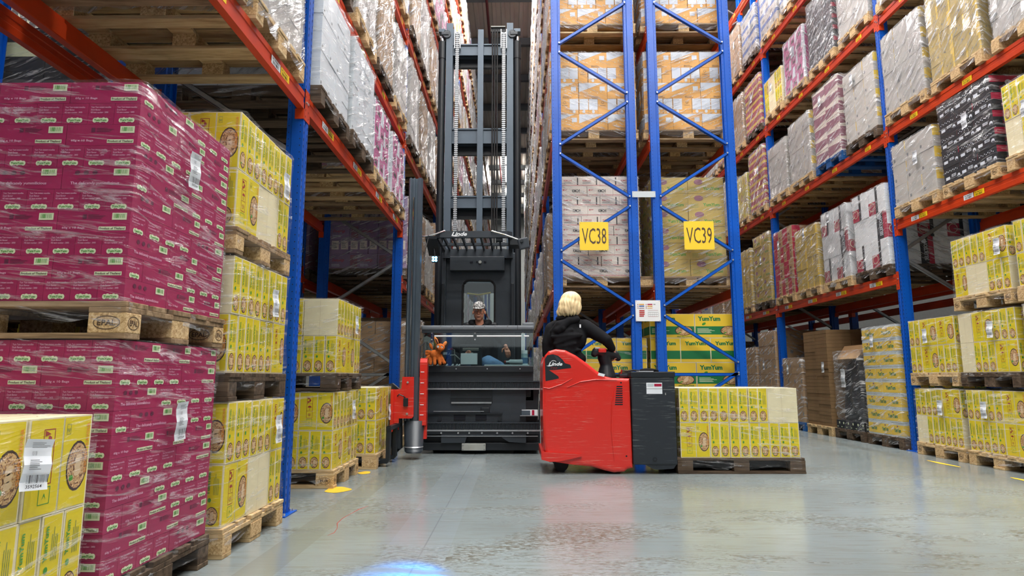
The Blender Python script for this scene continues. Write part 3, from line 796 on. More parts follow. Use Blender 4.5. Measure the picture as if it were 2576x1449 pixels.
def place_magenta(root, rows, z, rng, first=0):
    w_, d, h, me = CT['magenta']
    # local: +x is the aisle side (right), -y the side towards the camera
    for k in range(rows):
        zz = z + k * h
        if (k + first) % 2 == 0:
            for i in range(4): put('carton', me, root, (-.58 + .145 + .29 * i, -.39 + d / 2, zz), pi if (k // 2) % 3 == 2 else 0)
            segs = [('e', .107)] * 3 + [('l', .29)] + [('e', .107)] * 0 if (k + first) % 4 == 0 else [('l', .29)] + [('e', .107)] * 3
            y = -.39 + d
            tot = sum(s[1] for s in segs); f = (.78 - d) / tot
            for ty, ln in segs:
                ln *= f
                if ty == 'e': put('carton', me, root, (.58 - .145, y + ln / 2, zz), 0, (1, ln / d, 1))
                else: put('carton', me, root, (.58 - d / 2, y + ln / 2, zz), pi / 2 * (1 if k % 3 else -1), (ln / .29, 1, 1))
                y += ln
        else:
            for i in range(11): put('carton', me, root, (-.58 + 1.16 / 11 * (i + .5), -.39 + .145, zz), pi / 2 if i < 10 or k % 4 == 1 else -pi / 2, (1, 1.16 / 11 / d, 1))
            y = -.10
            segs = [('e', .1225)] * 4 if k % 4 == 3 else [('l', .245), ('l', .245)]
            for ty, ln in segs:
                if ty == 'e': put('carton', me, root, (.58 - .145, y + ln / 2, zz), 0, (1, ln / d, 1))
                else: put('carton', me, root, (.58 - d / 2, y + ln / 2, zz), pi / 2, (ln / .29, 1, 1))
                y += ln
            put('carton', me, root, (-.58 + .145, .39 - d / 2, zz)); put('carton', me, root, (.0, .39 - d / 2, zz))
    return rows * h

def load(face, dirn, y0, z, kind, layers, label, group=None, wrap='film_mid', wd='wood_new', mark=None, far=False,
         wid=.8, h=None, seed=None, sticker=None, amp=.012, odd=None, sx=1.16, sy=None, top=False, no_pallet=False, cat='pallet load', alt=True, pat=None, rev=1):
    """face: x of the aisle-side face; dirn +1 when the load reaches towards +x from there, -1 towards -x."""
    global NLOAD; NLOAD += 1
    if NLOAD in DROP: return
    if NLOAD in REST: rest_list.append((face + dirn * .6, y0 + .4, z, dirn, kind, min(layers, int(1.5 / CT[kind][2])))); return
    rng = random.Random(seed if seed is not None else NLOAD)
    c = (face + dirn * .6, y0 + .4, z)
    root = thing('pallet_load', label, cat, c, 0 if dirn > 0 else pi, group)
    if dirn > 0: root.rotation_euler.z = R(rng.uniform(-.5, .5))
    if not no_pallet: pallet(root, 0, wd, mark, far, rng)
    z1 = .146; sy = sy or .775
    if far:
        n = layers; hh = n * CT[kind][2]
        o = put('carton_stack', far_stack(kind, n), root, (0, 0, z1)); o['kind'] = 'stuff'
    elif kind == 'yellow': hh = place_yellow(root, layers, z1, h or .31, rng, top, sx, cs=(-1 if dirn > 0 else 1), pat=pat, rev=rev)
    elif kind == 'magenta': hh = place_magenta(root, layers, z1, rng, 0)
    else: hh = place_grid(root, kind, layers, z1, sx, sy, rng, top, alt and kind not in ('lemon', 'blackred'), odd)
    if wrap:
        put('stretch_wrap', wrap_mesh(sx + .012, sy + .012, hh, wrap, amp, (NLOAD % 5)), root, (0, 0, z1))
    if sticker:   # (u along the aisle side, v height)
        u, v = sticker
        o = put('shipping_label', ST, root, (-sx / 2 - .030 - amp, u, z1 + v), -pi / 2)
        o.rotation_euler = (R(-2), R(rng.uniform(-3, 3)), -pi / 2)
    return root, hh
# ------------------------------------------------------------------ pallet racks
PH = 12.1
def post_mesh():
    m = MB()
    prof = [(0, -.05), (.082, -.05), (.088, -.040), (.12, -.040), (.12, -.032), (.10, -.030), (.10, .030), (.12, .032), (.12, .040), (.088, .040), (.082, .05), (0, .05), (0, .016), (.008, .012), (.008, -.012), (0, -.016)]
    m.prism(prof, 2, 0, PH, 'rack_blue')
    FS = frameat((0, -.05, 0), (1, 0, 0), (0, 0, 1)); FN = frameat((0, .05, 0), (1, 0, 0), (0, 0, 1)); FN = (FN[0], FN[1], FN[2], -FN[3])
    FF = frameat((0, .05, 0), (0, -1, 0), (0, 0, 1))
    s = .005
    for i in range(int(PH / .05)):
        z = .03 + i * .05
        for F in (FS, FN):
            m.poly(F, [(.020 - s, z), (.020, z - s), (.020 + s, z), (.020, z + s)], 'slot_dark', .0008)
            m.poly(F, [(.106 - s * .8, z), (.106, z - s), (.106 + s * .8, z), (.106, z + s)], 'slot_dark', -.0092)
        for u in (.018, .082): m.poly(FF, [(u - .005, z + .008), (u - .003, z - .012), (u + .003, z - .012), (u + .005, z + .008)], 'slot_dark', .0008)
    return m.mesh('upright_post')
POST = post_mesh()
def beam_mesh(L_):
    m = MB()
    prof = [(0, 0), (.045, 0), (.05, .004), (.05, .095), (.034, .10), (.034, .13), (.004, .13), (0, .126), (0, .088), (.005, .082), (.005, .052), (0, .046)]
    m.prism(prof, 1, .004, L_ - .004, 'rack_orange')
    return m.mesh('beam')
def conn_mesh():
    m = MB()
    m.box((-.004, -.052, -.075), (0, .0, .155), 'rack_orange'); m.box((-.004, -.004, -.075), (.062, .0, .155), 'rack_orange'); m.box((-.004, 0, -.075), (.06, .012, .0), 'rack_orange')
    F = frameat((-.004, 0, 0), (0, -1, 0), (0, 0, 1))
    for z in (-.055, -.005, .045, .095, .135): m.rect(F, .018, z, .026, z + .016, 'slot_dark', .0006)
    m.tube([(-.004, -.035, .062), (-.012, -.035, .062)], .009, 'bolt_metal', 8)
    return m.mesh('beam_connector')
CONN = conn_mesh()
def mirror_y(me, name):
    c = me.copy(); c.name = name
    for v in c.vertices: v.co.y = -v.co.y
    c.flip_normals(); return c
CONN2 = mirror_y(CONN, 'beam_connector')
def blabel(col, txt):
    m = MB(); F = frameat((0, .075, 0), (0, -1, 0), (0, 0, 1))
    m.rect(F, 0, 0, .145, .054, col, .0012); m.text(F, .012, .032, .014, txt, 'ink', .002, fit=.105, bold=.015); m.bars(F, .02, .006, .12, .026, 'ink', 16, .002)
    return m.mesh('beam_label')
def blabel_pair(base):
    return blabel('label_white', base + '-1'), blabel('label_yellow', base + '-2')
BLL = blabel_pair('VC 37104'); BLR = blabel_pair('VC 40/07')
def plate_mesh():
    m = MB(); m.rbox((-.03, -.11, 0), (.15, .11, .008), 'rack_blue', .002)
    for x, y in ((-.012, -.085), (-.012, .085), (.13, -.085), (.13, .085), (.0, -.07)): m.tube([(x, y, .008), (x, y, .022)], .009, 'bolt_metal', 8)
    return m.mesh('base_plate')
BPL = plate_mesh()
_bm = {}
def brace(parent, p0, p1, mat, y=0.0, wd=.04, mat2=None):
    p0 = Vector(p0); p1 = Vector(p1); d = p1 - p0; L_ = d.length; a = math.atan2(d.z, d.x)
    m = MB(); m.box((0, -.022, -wd / 2), (L_, -.018, wd / 2), mat); m.box((0, -.022, -wd / 2), (L_, .02, -wd / 2 + .004), mat); m.box((0, -.022, wd / 2 - .004), (L_, .02, wd / 2), mat)
    for x in (.0, L_): m.tube([(x, -.036, 0), (x, -.022, 0)], .011, 'bolt_metal', 8)
    o = m.build('diagonal_brace', parent, loc=p0); o.rotation_euler = (0, -a, 0); return o
def rack(label, face, dirn, ys, bays, first_blue=False, group=None, labels=None, lbl_rows=(0,)):
    """face: aisle-side x; dirn: +1 rack reaches to +x; ys: upright centre lines; bays: beam undersides for each bay"""
    root = thing('pallet_rack', label, 'rack', (face, ys[0], 0), 0, group)
    Y0 = ys[0]
    for n, y in enumerate(ys):
        for k in (0, 1):
            flip = (k == 1) == (dirn > 0)      # post looks to +x
            x = dirn * (1.10 if k else 0)
            put('upright_post', POST, root, (x, y - Y0, 0), pi if flip else 0)
            put('base_plate', BPL, root, (x, y - Y0, 0), pi if flip else 0)
        mat = 'rack_blue' if (first_blue and n == 0) else 'galvanised'
        yy = y - Y0 - .028 if (first_blue and n == 0) else y - Y0
        zs = [.31 + .71 * i for i in range(16)]
        x_in, x_out = dirn * .105, dirn * .995
        for i in range(len(zs) - 1):
            if zs[i + 1] > PH - .2: break
            a = x_out if i % 2 == 0 else x_in; b = x_in if i % 2 == 0 else x_out
            if first_blue == 'mirror' and n == 0: a, b = b, a
            p, q = (a, yy, zs[i] + .065), (b, yy, zs[i + 1] - .065)
            if p[0] > q[0]: p, q = q, p
            if n < 5: brace(root, p, q, mat)
        if n < 5: brace(root, (min(x_in, x_out), yy, .93), (max(x_in, x_out), yy, .93), mat)
    for n, lv in enumerate(bays):
        ya, yb = ys[n] + .05, ys[n + 1] - .05; L_ = yb - ya
        if round(L_, 3) not in _bm: _bm[round(L_, 3)] = beam_mesh(L_)
        me = _bm[round(L_, 3)]
        for li, z in enumerate(lv):
            for k in (0, 1):
                flip = (k == 1) == (dirn > 0)
                x = dirn * (1.10 if k else 0)
                if not flip:
                    b = put('beam', me, root, (x, ya - Y0, z)); put('beam_connector', CONN, b, (0, 0, 0)); put('beam_connector', CONN2, b, (0, L_, 0))
                else:
                    b = put('beam', me, root, (x, yb - Y0, z), pi); put('beam_connector', CONN, b, (0, 0, 0)); put('beam_connector', CONN2, b, (0, L_, 0))
                if k == 0 and labels and ya < 13 and li < 5:
                    for s in range(4):
                        u = L_ * (s + .5) / 4
                        if flip: u = L_ - u
                        if li in lbl_rows: put('beam_label', labels[0], b, (0, u + (.08 if not flip else .08), .034))
                        put('beam_label', labels[1], b, (0, u - .075, .034))
    return root
PP = 3.73
CL = [1.92, 3.92, 5.46, 7.0, 8.6, 10.2]
RL = [2.07, 3.95, 5.58, 7.18, 8.8, 10.4]
NLV = [2.80, 4.03, 5.52, 7.12, 8.8, 10.4]
LY = [.55, 4.27, 8.09] + [8.09 + 3.78 * k for k in range(1, 8)]
RY = [4.1, 7.82, 11.56] + [11.56 + 3.74 * k for k in range(1, 4)]
CY = [7.87, 11.0] + [11.0 + 3.76 * k for k in range(1, 8)]
rack('blue and orange pallet rack on the left, beside the magenta noodle cartons', -1.527, -1, LY, [NLV, NLV] + [RL] * 7, labels=BLL, lbl_rows=(0,))
rack('second pallet rack row behind the left rack, back to back with it', -2.83 - 1.1, 1, LY[:5], [[2.80, 3.95, 5.6, 7.2], [2.2, 3.95, 5.6, 7.2], RL, RL])
rack('far left pallet rack across the hidden left aisle, holding black cartons', -5.75, -1, [4.27, 8.09, 11.87], [RL, RL])
rack('free-standing blue rack end frame carrying the VC38 sign', .46, 1, CY, [CL] * 8, first_blue=True)
rack('free-standing blue rack end frame carrying the VC39 sign', 2.85, -1, CY[:5], [CL] * 4, first_blue=True)
rack('blue and orange pallet rack along the right side of the hall', 4.83, 1, RY, [[2.75, 3.99, 5.55, 7.15, 8.8], RL, RL, RL, RL], labels=(BLR[0], BLR[1]))
rack('rear pallet rack row back to back behind the right rack', 4.83 + 1.1 + .25, 1, RY[:5], [RL] * 4)

# ------------------------------------------------------------------ signs on the centre frames
def sign(name, label, x0, x1, z0, z1, y, col, fn=None, group=None):
    m = MB(); m.rbox((-(x1 - x0) / 2, -.002, -(z1 - z0) / 2), ((x1 - x0) / 2, .002, (z1 - z0) / 2), col, .0015)
    F = frameat((-(x1 - x0) / 2, -.002, -(z1 - z0) / 2), (1, 0, 0), (0, 0, 1))
    W_, H_ = x1 - x0, z1 - z0
    for u in (.012, W_ - .012):
        for v in (.012, H_ - .012): m.disc(F, u, v, .004, .004, 'ink_grey', .0012, 8)
    if fn: fn(m, F, W_, H_)
    o = m.build(name, loc=((x0 + x1) / 2, y, (z0 + z1) / 2)); tag(o, label, 'sign', group); return o
def vt(t):
    def fn(m, F, W_, H_): m.text(F, .030, H_ * .22, H_ * .56, t, 'sign_brown', .0015, fit=W_ - .058, bold=.0)
    return fn
sign('bay_sign', 'yellow square sign reading VC38 on the left blue end frame', .797, 1.165, 2.497, 2.867, 7.79, 'sign_yellow', vt('VC38'))
sign('bay_sign', 'yellow square sign reading VC39 on the right blue end frame', 2.130, 2.512, 2.503, 2.874, 7.79, 'sign_yellow', vt('VC39'))
sign('blank_plate', 'blank pale grey plate bridging the two blue end frames', 1.485, 1.785, 3.195, 3.275, 7.80, 'sign_grey')
def info(m, F, W_, H_):
    for r, (c1, c2) in enumerate((('orange_box', 'crimson'), ('box_blue', 'orange_box'), ('plum', 'orange_box'))):
        y = H_ * (.78 - .085 * r)
        for x, c in ((.15, c1), (.48, c2)):
            m.disc(F, W_ * (x - .05), y + .006, .006, .006, 'icon_red', .0014, 8); m.rect(F, W_ * x, y, W_ * (x + .2), y + H_ * (.05 if r < 2 else .03), c, .0014)
    m.rect(F, W_ * .72, H_ * .79, W_ * .8, H_ * .82, 'ink_grey', .0014)
    for r in range(4): m.rect(F, W_ * .15, H_ * (.22 + .085 * r), W_ * (.36 if r else .33), H_ * (.28 + .085 * r), 'ink_red', .0014)
    for r in range(4): m.rect(F, W_ * .5, H_ * (.22 + .1 * r), W_ * .9, H_ * (.23 + .1 * r), 'icon_red' if r in (0, 3) else 'ink_grey', .0014)
    for r in range(6): m.rect(F, W_ * (.5 + .08 * r), H_ * .22, W_ * (.505 + .08 * r), H_ * .42, 'ink_grey', .0014)
sign('notice_board', 'white notice sheet with coloured bars between the two end frames', 1.485, 1.800, 1.59, 1.855, 7.80, 'white_paint', info)
# ------------------------------------------------------------------ loads standing in the left rack
GL = 'loads on the left rack'
def magenta_load(y0, z, rows, label, sticker, wd):
    global NLOAD; NLOAD += 1; rng = random.Random(NLOAD)
    root = thing('pallet_load', label, 'pallet load', (-1.5 - .6, y0 + .4, z)); pallet(root, 0, wd, 'EPAL' if z > .5 else None, False, rng)
    place_magenta(root, rows, .146, rng, 1 if z > .5 else 0)
    put('stretch_wrap', wrap_mesh(1.172, .792, rows * .0895, 'film_light', .008, NLOAD), root, (0, 0, .146))
    o = put('shipping_label', ST, root, (.600 + .02, sticker[0], .146 + sticker[1]), pi / 2); o.rotation_euler = (R(2), R(-3), pi / 2)
magenta_load(2.36, 0, 10, 'lower wrapped stack of magenta noodle cartons on the floor, left foreground', (.02, .48), 'wood_dark')
magenta_load(2.36, 1.045, 10, 'upper wrapped stack of magenta noodle cartons on an EPAL pallet', (-.02, .56), 'wood_old')
YL = 'pallet load'
load(-1.50, -1, 1.47, .0, 'yellow', 2, 'yellow noodle cartons in the bottom left corner, nearest load', wrap='film_light', top=True, h=.312, pat=[('NNNN', 'NN'), ('NNNN', 'WW')], rev=-1)
FRONT = [o for o in bpy.data.objects if o.name == 'pallet_load.002'][0]
o = put('shipping_label', ST, FRONT, (-.628, -.075, .558), -pi / 2, (1.3, 1, .92)); o.rotation_euler = (R(-2), R(6), -pi / 2)
load(-1.47, -1, 3.235, 0, 'yellow', 2, 'lowest of the three yellow noodle loads beside the left blue post', wrap='film_light', sticker=(-.22, .36), h=.312, pat=[('NWBN', 'BN'), ('WWNN', 'NW')])
load(-1.49, -1, 3.235, .775, 'yellow', 2, 'middle of the three yellow noodle loads beside the left blue post', wrap='film_light', sticker=(-.12, .34), h=.312, wd='wood_dark', pat=[('WNNN', 'NW'), ('BNWN', 'NN')])
load(-1.50, -1, 3.235, 1.555, 'yellow', 2, 'topmost of the three yellow noodle loads beside the left blue post', wrap='film_light', sticker=(-.22, .33), h=.325, wd='wood_old', pat=[('NNWN', 'BN'), ('WWWN', 'NN')])
load(-1.50, -1, 5.22, 0, 'yellow', 2, 'yellow noodle load on the pallet stamped EUR, behind the left post', wrap='film_light', mark='EUR', sticker=(-.1, .38), h=.315, pat=[('NNNN', 'WN'), ('WWNN', 'NN')])
load(-1.50, -1, 5.22, .785, 'yellow', 2, 'yellow noodle load stacked on top of the load stamped EUR', wrap='film_light', mark='EPAL', wd='wood_dark', sticker=(-.1, .36), h=.315, pat=[('NNNN', 'WN'), ('BNNN', 'NN')])
load(-1.39, -1, 6.28, .0, 'yellow', 2, 'yellow noodle load next to the red fork carriage of the lift truck', wrap='film_light', sticker=(-.1, .3), h=.325)
lv = lambda i: ['first', 'second', 'third', 'fourth', 'fifth', 'sixth'][i]
T = .13
def row(face, dirn, y_list, z, kinds, bayname, level, rowname, far=False, group=None, wrap='film_mid', wds=('wood_new', 'wood_old', 'wood_dark'), hmax=None, stick=True):
    for s, (y0, kd) in enumerate(zip(y_list, kinds)):
        if not kd: continue
        kd, n = kd[0], kd[1]; opts = {}
        rr = random.Random(int(y0 * 100 + z * 10 + face * 3))
        look = LOOK[kd]
        load(face, dirn, y0, z, kd, n, '%s, %s pallet, %s bay, %s beam, %s' % (look, lv(s), bayname, lv(level), rowname), group, wrap=wrap, wd=rr.choice(wds), far=far, sticker=(rr.uniform(-.2, .2), n * CT[kd][2] * .55) if (stick and not far) else None, amp=.012 if not far else .022)
LOOK = dict(white='wrapped white cartons', greywhite='wrapped grey-white cartons', kraft='wrapped brown cartons', pink='wrapped pink and white cartons', kraftsmall='wrapped tan cartons',
            bluewhite='wrapped blue-topped white cartons', lemon='wrapped cream and yellow cartons', lilac='lilac dumpling cartons', pot='dark red and brown cartons', kimchi='wrapped white kimchi cartons',
            orange='orange and white cartons', blackred='black cartons with red ends', display='large white and black boxes', yellow='yellow noodle cartons', darkcarton='black wrapped cartons', redbag='red and yellow packs',
            plumcream='cream and plum cartons', tray='yellow trays', magenta='magenta cartons', kraftprint='brown printed cartons', kraft_yum='tan noodle cartons', orange_plain='orange cartons', vegetable='green and yellow cartons')
def slots(a): return [a + .08 + .925 * k for k in range(4)]
nb = [1.45, 2.37, 3.29]
LR = 'left rack'
# near bay, first beam: pallets seen from below
row(-1.49, -1, nb, NLV[0] + T, [('kraft', 3), ('greywhite', 5), ('greywhite', 5)], 'nearest', 0, LR, group=GL, wrap='film_heavy', wds=('wood_new', 'wood_old'), stick=False)
row(-1.49, -1, nb, NLV[1] + T, [('kraft', 3), ('greywhite', 5), ('white', 6)], 'nearest', 1, LR, group=GL, wrap='film_heavy', stick=False)
b1 = [4.40, 5.34, 6.25, 7.17]
load(-1.47, -1, 4.40, NLV[0] + T, 'white', 6, 'plain white cartons by the left blue post, first beam', GL, wrap='film_light', wd='wood_dark')
load(-1.45, -1, 5.24, NLV[0] + T, 'white', 6, 'plain white cartons next to the pink cartons, first beam left', GL, wrap='film_mid', wd='wood_dark')
load(-1.48, -1, 6.20, NLV[0] + T, 'pink', 4, 'pink and white soda cartons, nearer of two on the left rack', GL, wrap='film_mid', wd='wood_new')
load(-1.48, -1, 7.14, NLV[0] + T, 'pink', 4, 'pink and white soda cartons, farther of two on the left rack', GL, wrap='film_mid', wd='wood_old')
row(-1.48, -1, b1, NLV[1] + T, [('greywhite', 5), ('greywhite', 5), ('kraft', 4), ('greywhite', 5)], 'second', 1, LR, group=GL, wrap='film_heavy', stick=False)
row(-1.48, -1, b1, NLV[2] + T, [('greywhite', 6), ('kraftsmall', 6), ('bluewhite', 5), ('greywhite', 6)], 'second', 2, LR, group=GL, wrap='film_heavy', stick=False)
row(-1.48, -1, b1, NLV[3] + T, [('white', 7), ('greywhite', 6), ('greywhite', 6), ('kraft', 4)], 'second', 3, LR, group=GL, wrap='film_heavy', stick=False)
row(-1.48, -1, slots(8.14), 0, [('kraftprint', 9), ('kraft', 6), ('greywhite', 7), ('kraft', 6)], 'third', 0, LR + ' floor', group=GL, wrap='film_mid', stick=False)
row(-1.48, -1, slots(8.14), RL[0] + T, [('lilac', 5), ('kraft', 4), ('greywhite', 6), ('kraftprint', 8)], 'third', 0, LR, group=GL, wrap='film_mid', stick=False)
row(-1.48, -1, slots(8.14), RL[1] + T, [('greywhite', 6), ('kraft', 4), ('greywhite', 6), ('kraft', 4)], 'third', 1, LR, group=GL, wrap='film_heavy', stick=False)
row(-1.48, -1, slots(8.14), RL[2] + T, [('kraft', 4), ('greywhite', 6), ('kraft', 4), ('greywhite', 6)], 'third', 2, LR, group=GL, wrap='film_heavy', stick=False)
KR = random.Random(21)
def rk(mx=1.22):
    k = KR.choice(['greywhite', 'white', 'kraft', 'greywhite', 'bluewhite', 'kraftsmall', 'plumcream', 'pink', 'lemon']); return (k, max(2, int(mx * KR.uniform(.78, 1.0) / CT[k][2])))
BN = ['first', 'second', 'third', 'fourth', 'fifth', 'sixth', 'seventh', 'eighth', 'ninth']
for li in range(3, 6): row(-1.48, -1, slots(8.14), RL[li] + T, [rk() for _ in range(4)], 'third', li, LR, far=True, group=GL, wrap='film_far')
for bi in range(3, 9):
    for li in range(-1, 6):
        if bi > 6 and li < 2: continue
        row(-1.48, -1, slots(LY[bi] + .05), (RL[li] + T) if li >= 0 else 0, [rk() for _ in range(4)], BN[bi], max(li, 0), LR + (' floor' if li < 0 else ''), far=True, group=GL, wrap='film_far')
# rows behind the left rack
GB = 'loads on the rack behind the left rack'
row(-2.83 + .03, -1, slots(4.32), 2.2 + T, [('darkcarton', 9), None, ('magenta', 9), ('kraft', 4)], 'second', 0, 'rear left rack', far=True, group=GB, wrap='film_mid')
row(-2.83 + .03, -1, slots(4.32), 3.95 + T, [('kraft', 4), ('greywhite', 6), ('kraft', 4), ('kraft', 4)], 'second', 1, 'rear left rack', far=True, group=GB, wrap='film_mid')
row(-2.83 + .03, -1, slots(4.32), 0, [None, ('kraft', 4), ('magenta', 12), ('kraft', 6)], 'second', 0, 'rear left rack floor', far=True, group=GB, wrap='film_mid')
row(-2.83 + .03, -1, slots(8.14), 0, [('kraftprint', 9), ('kraft', 5), ('kraft', 5), None], 'third', 0, 'rear left rack floor', far=True, group=GB, wrap='film_mid')
row(-2.83 + .03, -1, slots(8.14), RL[0] + T, [('lilac', 6), ('kraft', 4), ('kraft', 4), ('kraft', 4)], 'third', 0, 'rear left rack', far=True, group=GB, wrap='film_mid')
row(-2.83 + .03, -1, slots(8.14), RL[1] + T, [('kraft', 4), ('kraft', 4), None, None], 'third', 1, 'rear left rack', far=True, group=GB, wrap='film_mid')
row(-5.72, -1, slots(4.32), RL[1] + T, [('darkcarton', 9), ('darkcarton', 9), ('darkcarton', 10), ('darkcarton', 9)], 'nearest', 1, 'far left rack', group='black loads on the far left rack', wrap='film_heavy', stick=False)
row(-5.72, -1, slots(8.14), RL[1] + T, [('darkcarton', 9), ('darkcarton', 9), None, None], 'second', 1, 'far left rack', group='black loads on the far left rack', wrap='film_heavy', stick=False)

# ------------------------------------------------------------------ centre racks
GC = 'loads in the left centre rack'; GD = 'loads in the right centre rack'
def cl(dirn, y, z, *a, x=None, **k):
    return load((.43 if dirn > 0 else 2.90) if x is None else x, dirn, y, z, *a, **k)
cl(1, 8.0, CL[0] + T, 'kimchi', 10, 'white kimchi cartons behind the VC38 sign', GC, wrap='film_mid', wd='wood_old', sx=1.02, x=.50)
cl(1, 8.0, CL[1] + T, 'orange', 5, 'orange and white cartons in the left end frame, lower of two', GC, wrap='film_mid', wd='wood_old', odd='orange_plain')
cl(1, 8.0, CL[2] + T, 'orange', 5, 'orange and white cartons in the left end frame, upper of two', GC, wrap='film_mid', wd='wood_new', odd='orange_plain')
cl(1, 8.0, 0, 'vegetable', 4, 'yellow boxes with green lettering behind the driver of the red truck', GC, wrap='film_light', wd='wood_new', x=.48)
cl(-1, 8.0, CL[0] + T, 'kraft_yum', 6, 'tan and yellow noodle cartons behind the VC39 sign', GD, wrap='film_mid', wd='wood_old', sx=.95, x=2.86)
cl(-1, 8.0, CL[1] + T, 'orange', 5, 'orange and white cartons in the right end frame, lower of two', GD, wrap='film_mid', wd='wood_old', odd='orange_plain')
cl(-1, 8.0, CL[2] + T, 'orange', 5, 'orange and white cartons in the right end frame, upper of two', GD, wrap='film_mid', wd='wood_old', odd='orange_plain')
cl(-1, 8.0, 0, 'vegetable', 5, 'green banded vegetable flavour boxes behind the towed pallet', GD, wrap=None, wd='wood_new', x=2.88)
for s, y in enumerate([8.9, 9.83]):
    for li, (ka, kb) in enumerate([(('kraft', 4), ('kraft', 3)), (('greywhite', 5), ('orange', 5)), (('white', 7), ('greywhite', 6)), (('greywhite', 6), ('white', 6))]):
        z = CL[li] + T
        load(.43, 1, y, z, ka[0], ka[1], '%s, %s pallet from the VC38 end frame, %s beam' % (LOOK[ka[0]], lv(s + 1), lv(li)), GC, wrap='film_heavy', wd='wood_old')
        load(2.90, -1, y, z, kb[0], kb[1], '%s, %s pallet from the VC39 end frame, %s beam' % (LOOK[kb[0]], lv(s + 1), lv(li)), GD, wrap='film_mid', wd='wood_old', far=True)
    load(.43, 1, y, 0, 'yellow', 4, 'yellow noodle cartons on the floor, %s pallet behind the VC38 frame' % lv(s + 1), GC, wrap='film_mid', wd='wood_old')
    load(2.90, -1, y, 0, 'vegetable', 4, 'green and yellow cartons on the floor, %s pallet behind the VC39 frame' % lv(s + 1), GD, wrap='film_mid', far=True)
for bi in range(1, 8):
    for li in range(-1, 6):
        if bi > 5 and li < 2: continue
        row(.43, 1, slots(CY[bi] + .05), (CL[li] + T) if li >= 0 else 0, [rk() if li >= 0 else rk(1.6) for _ in range(4)], BN[bi], max(li, 0), 'left centre rack' + (' floor' if li < 0 else ''), far=True, group=GC, wrap='film_far')
for li in range(4, 6): row(.43, 1, slots(7.92)[:3], CL[li] + T, [rk() for _ in range(3)], 'first', li, 'left centre rack', far=True, group=GC, wrap='film_far')
row(2.90, -1, slots(7.92)[:3], CL[3] + T, [rk() for _ in range(3)], 'first', 3, 'right centre rack', far=True, group=GD, wrap='film_far')
for bi in (1, 2):
    for li in (-1, 0, 1, 2): row(2.90, -1, slots(CY[bi] + .05), (CL[li] + T) if li >= 0 else 0, [rk() for _ in range(4)], BN[bi], max(li, 0), 'right centre rack' + (' floor' if li < 0 else ''), far=True, group=GD, wrap='film_far')

# ------------------------------------------------------------------ right rack
GR = 'loads on the right rack'; F_ = 4.79; RR_ = 'right rack'
def rl(y, z, *a, x=F_, **k): return load(x, 1, y, z, *a, group=GR, **k)
# floor, near bay: yellow noodle loads in tiers
rl(6.80, 0, 'yellow', 2, 'lower yellow noodle load just right of the right blue post', wrap='film_light', sticker=(-.1, .33), mark='EPAL', x=4.73)
rl(6.80, .80, 'yellow', 2, 'upper yellow noodle load just right of the right blue post', wrap='film_light', sticker=(.05, .34), mark='EPAL', x=4.73)
for t_, (lab, zz) in enumerate((('lowest', 0), ('middle', .80), ('topmost', 1.60))):
    rl(5.93, zz, 'yellow', 2, '%s of three stacked yellow noodle loads, second column from the right blue post' % lab, wrap='film_light', sticker=(.1 - .2 * t_, .34), mark='EPAL' if t_ else None, x=4.72, wd=('wood_new', 'wood_dark', 'wood_new')[t_])
    rl(5.05, zz, 'yellow', 2, '%s of three stacked yellow noodle loads at the right picture edge' % lab, wrap='film_light', sticker=(.1, .3), x=4.71, wd=('wood_old', 'wood_new', 'wood_new')[t_])
# near bay beams
z = 2.75 + T
rl(6.92, z, 'lemon', 3, 'cream and striped cartons right of the right blue post, first beam', wrap='film_mid', sticker=(-.1, .4))
rl(6.02, z, 'blackred', 5, 'black cartons with crimson ends on the right rack', wrap='film_light', sticker=(-.05, .5), mark='EPAL')
rl(5.10, z, 'yellow', 2, 'yellow noodle cartons beside the black cartons on the right rack', wrap='film_light', h=.36, sticker=(.1, .3))
z = 3.99 + T
rl(6.95, z, 'lemon', 4, 'white cartons with yellow ends right of the post, second beam', wrap='film_heavy', mark='EPAL', sticker=None)
rl(6.05, z, 'kraftsmall', 7, 'tall tan wrapped cartons above the black cartons', wrap='film_heavy', sticker=(.1, .8))
rl(5.12, z, 'greywhite', 6, 'grey-white wrapped cartons at the right edge, second beam', wrap='film_heavy')
z = 5.55 + T
for s, (y, kd) in enumerate(((6.95, ('greywhite', 6)), (6.05, ('greywhite', 6)), (5.12, ('kraft', 4)))): rl(y, z, kd[0], kd[1], '%s, %s pallet right of the post, third beam' % (LOOK[kd[0]], lv(s)), wrap='film_heavy')
# second bay
sb = [7.93, 8.86, 9.80, 10.70]
z = RL[0] + T
rl(sb[0], z, 'display', 3, 'white display boxes with crimson panels left of the right blue post', wrap='film_mid', wd='wood_dark')
rl(sb[1], z, 'display', 3, 'white and black display boxes, second pallet left of the post', wrap='film_heavy', sticker=(.1, .9))
rl(sb[2], z, 'kraftsmall', 6, 'tan small cartons between display boxes and dark red cartons', wrap='film_mid', sticker=(0, .85))
rl(sb[3], z, 'pot', 4, 'dark red and brown pot noodle cartons on the first beam', wrap='film_light', sticker=(.1, .85))
z = RL[1] + T
rl(sb[0], z, 'lemon', 4, 'cream and yellow wrapped cartons left of the post, second beam', wrap='film_mid', sticker=(.1, .8), wd='wood_dark')
rl(sb[1], z, 'plumcream', 6, 'cream and plum cartons on the blue pallet', wrap='film_mid', sticker=(.1, .9), wd='pallet_blue')
rl(sb[2], z, 'lemon', 4, 'cream cartons with yellow corner beyond the blue pallet', wrap='film_heavy', wd='wood_new')
rl(sb[3], z, 'greywhite', 5, 'shorter grey-white cartons beyond the blue pallet, second beam', wrap='film_heavy', wd='wood_new')
z = RL[2] + T
rl(sb[0], z, 'greywhite', 6, 'silvery wrapped cartons left of the post, third beam', wrap='film_heavy')
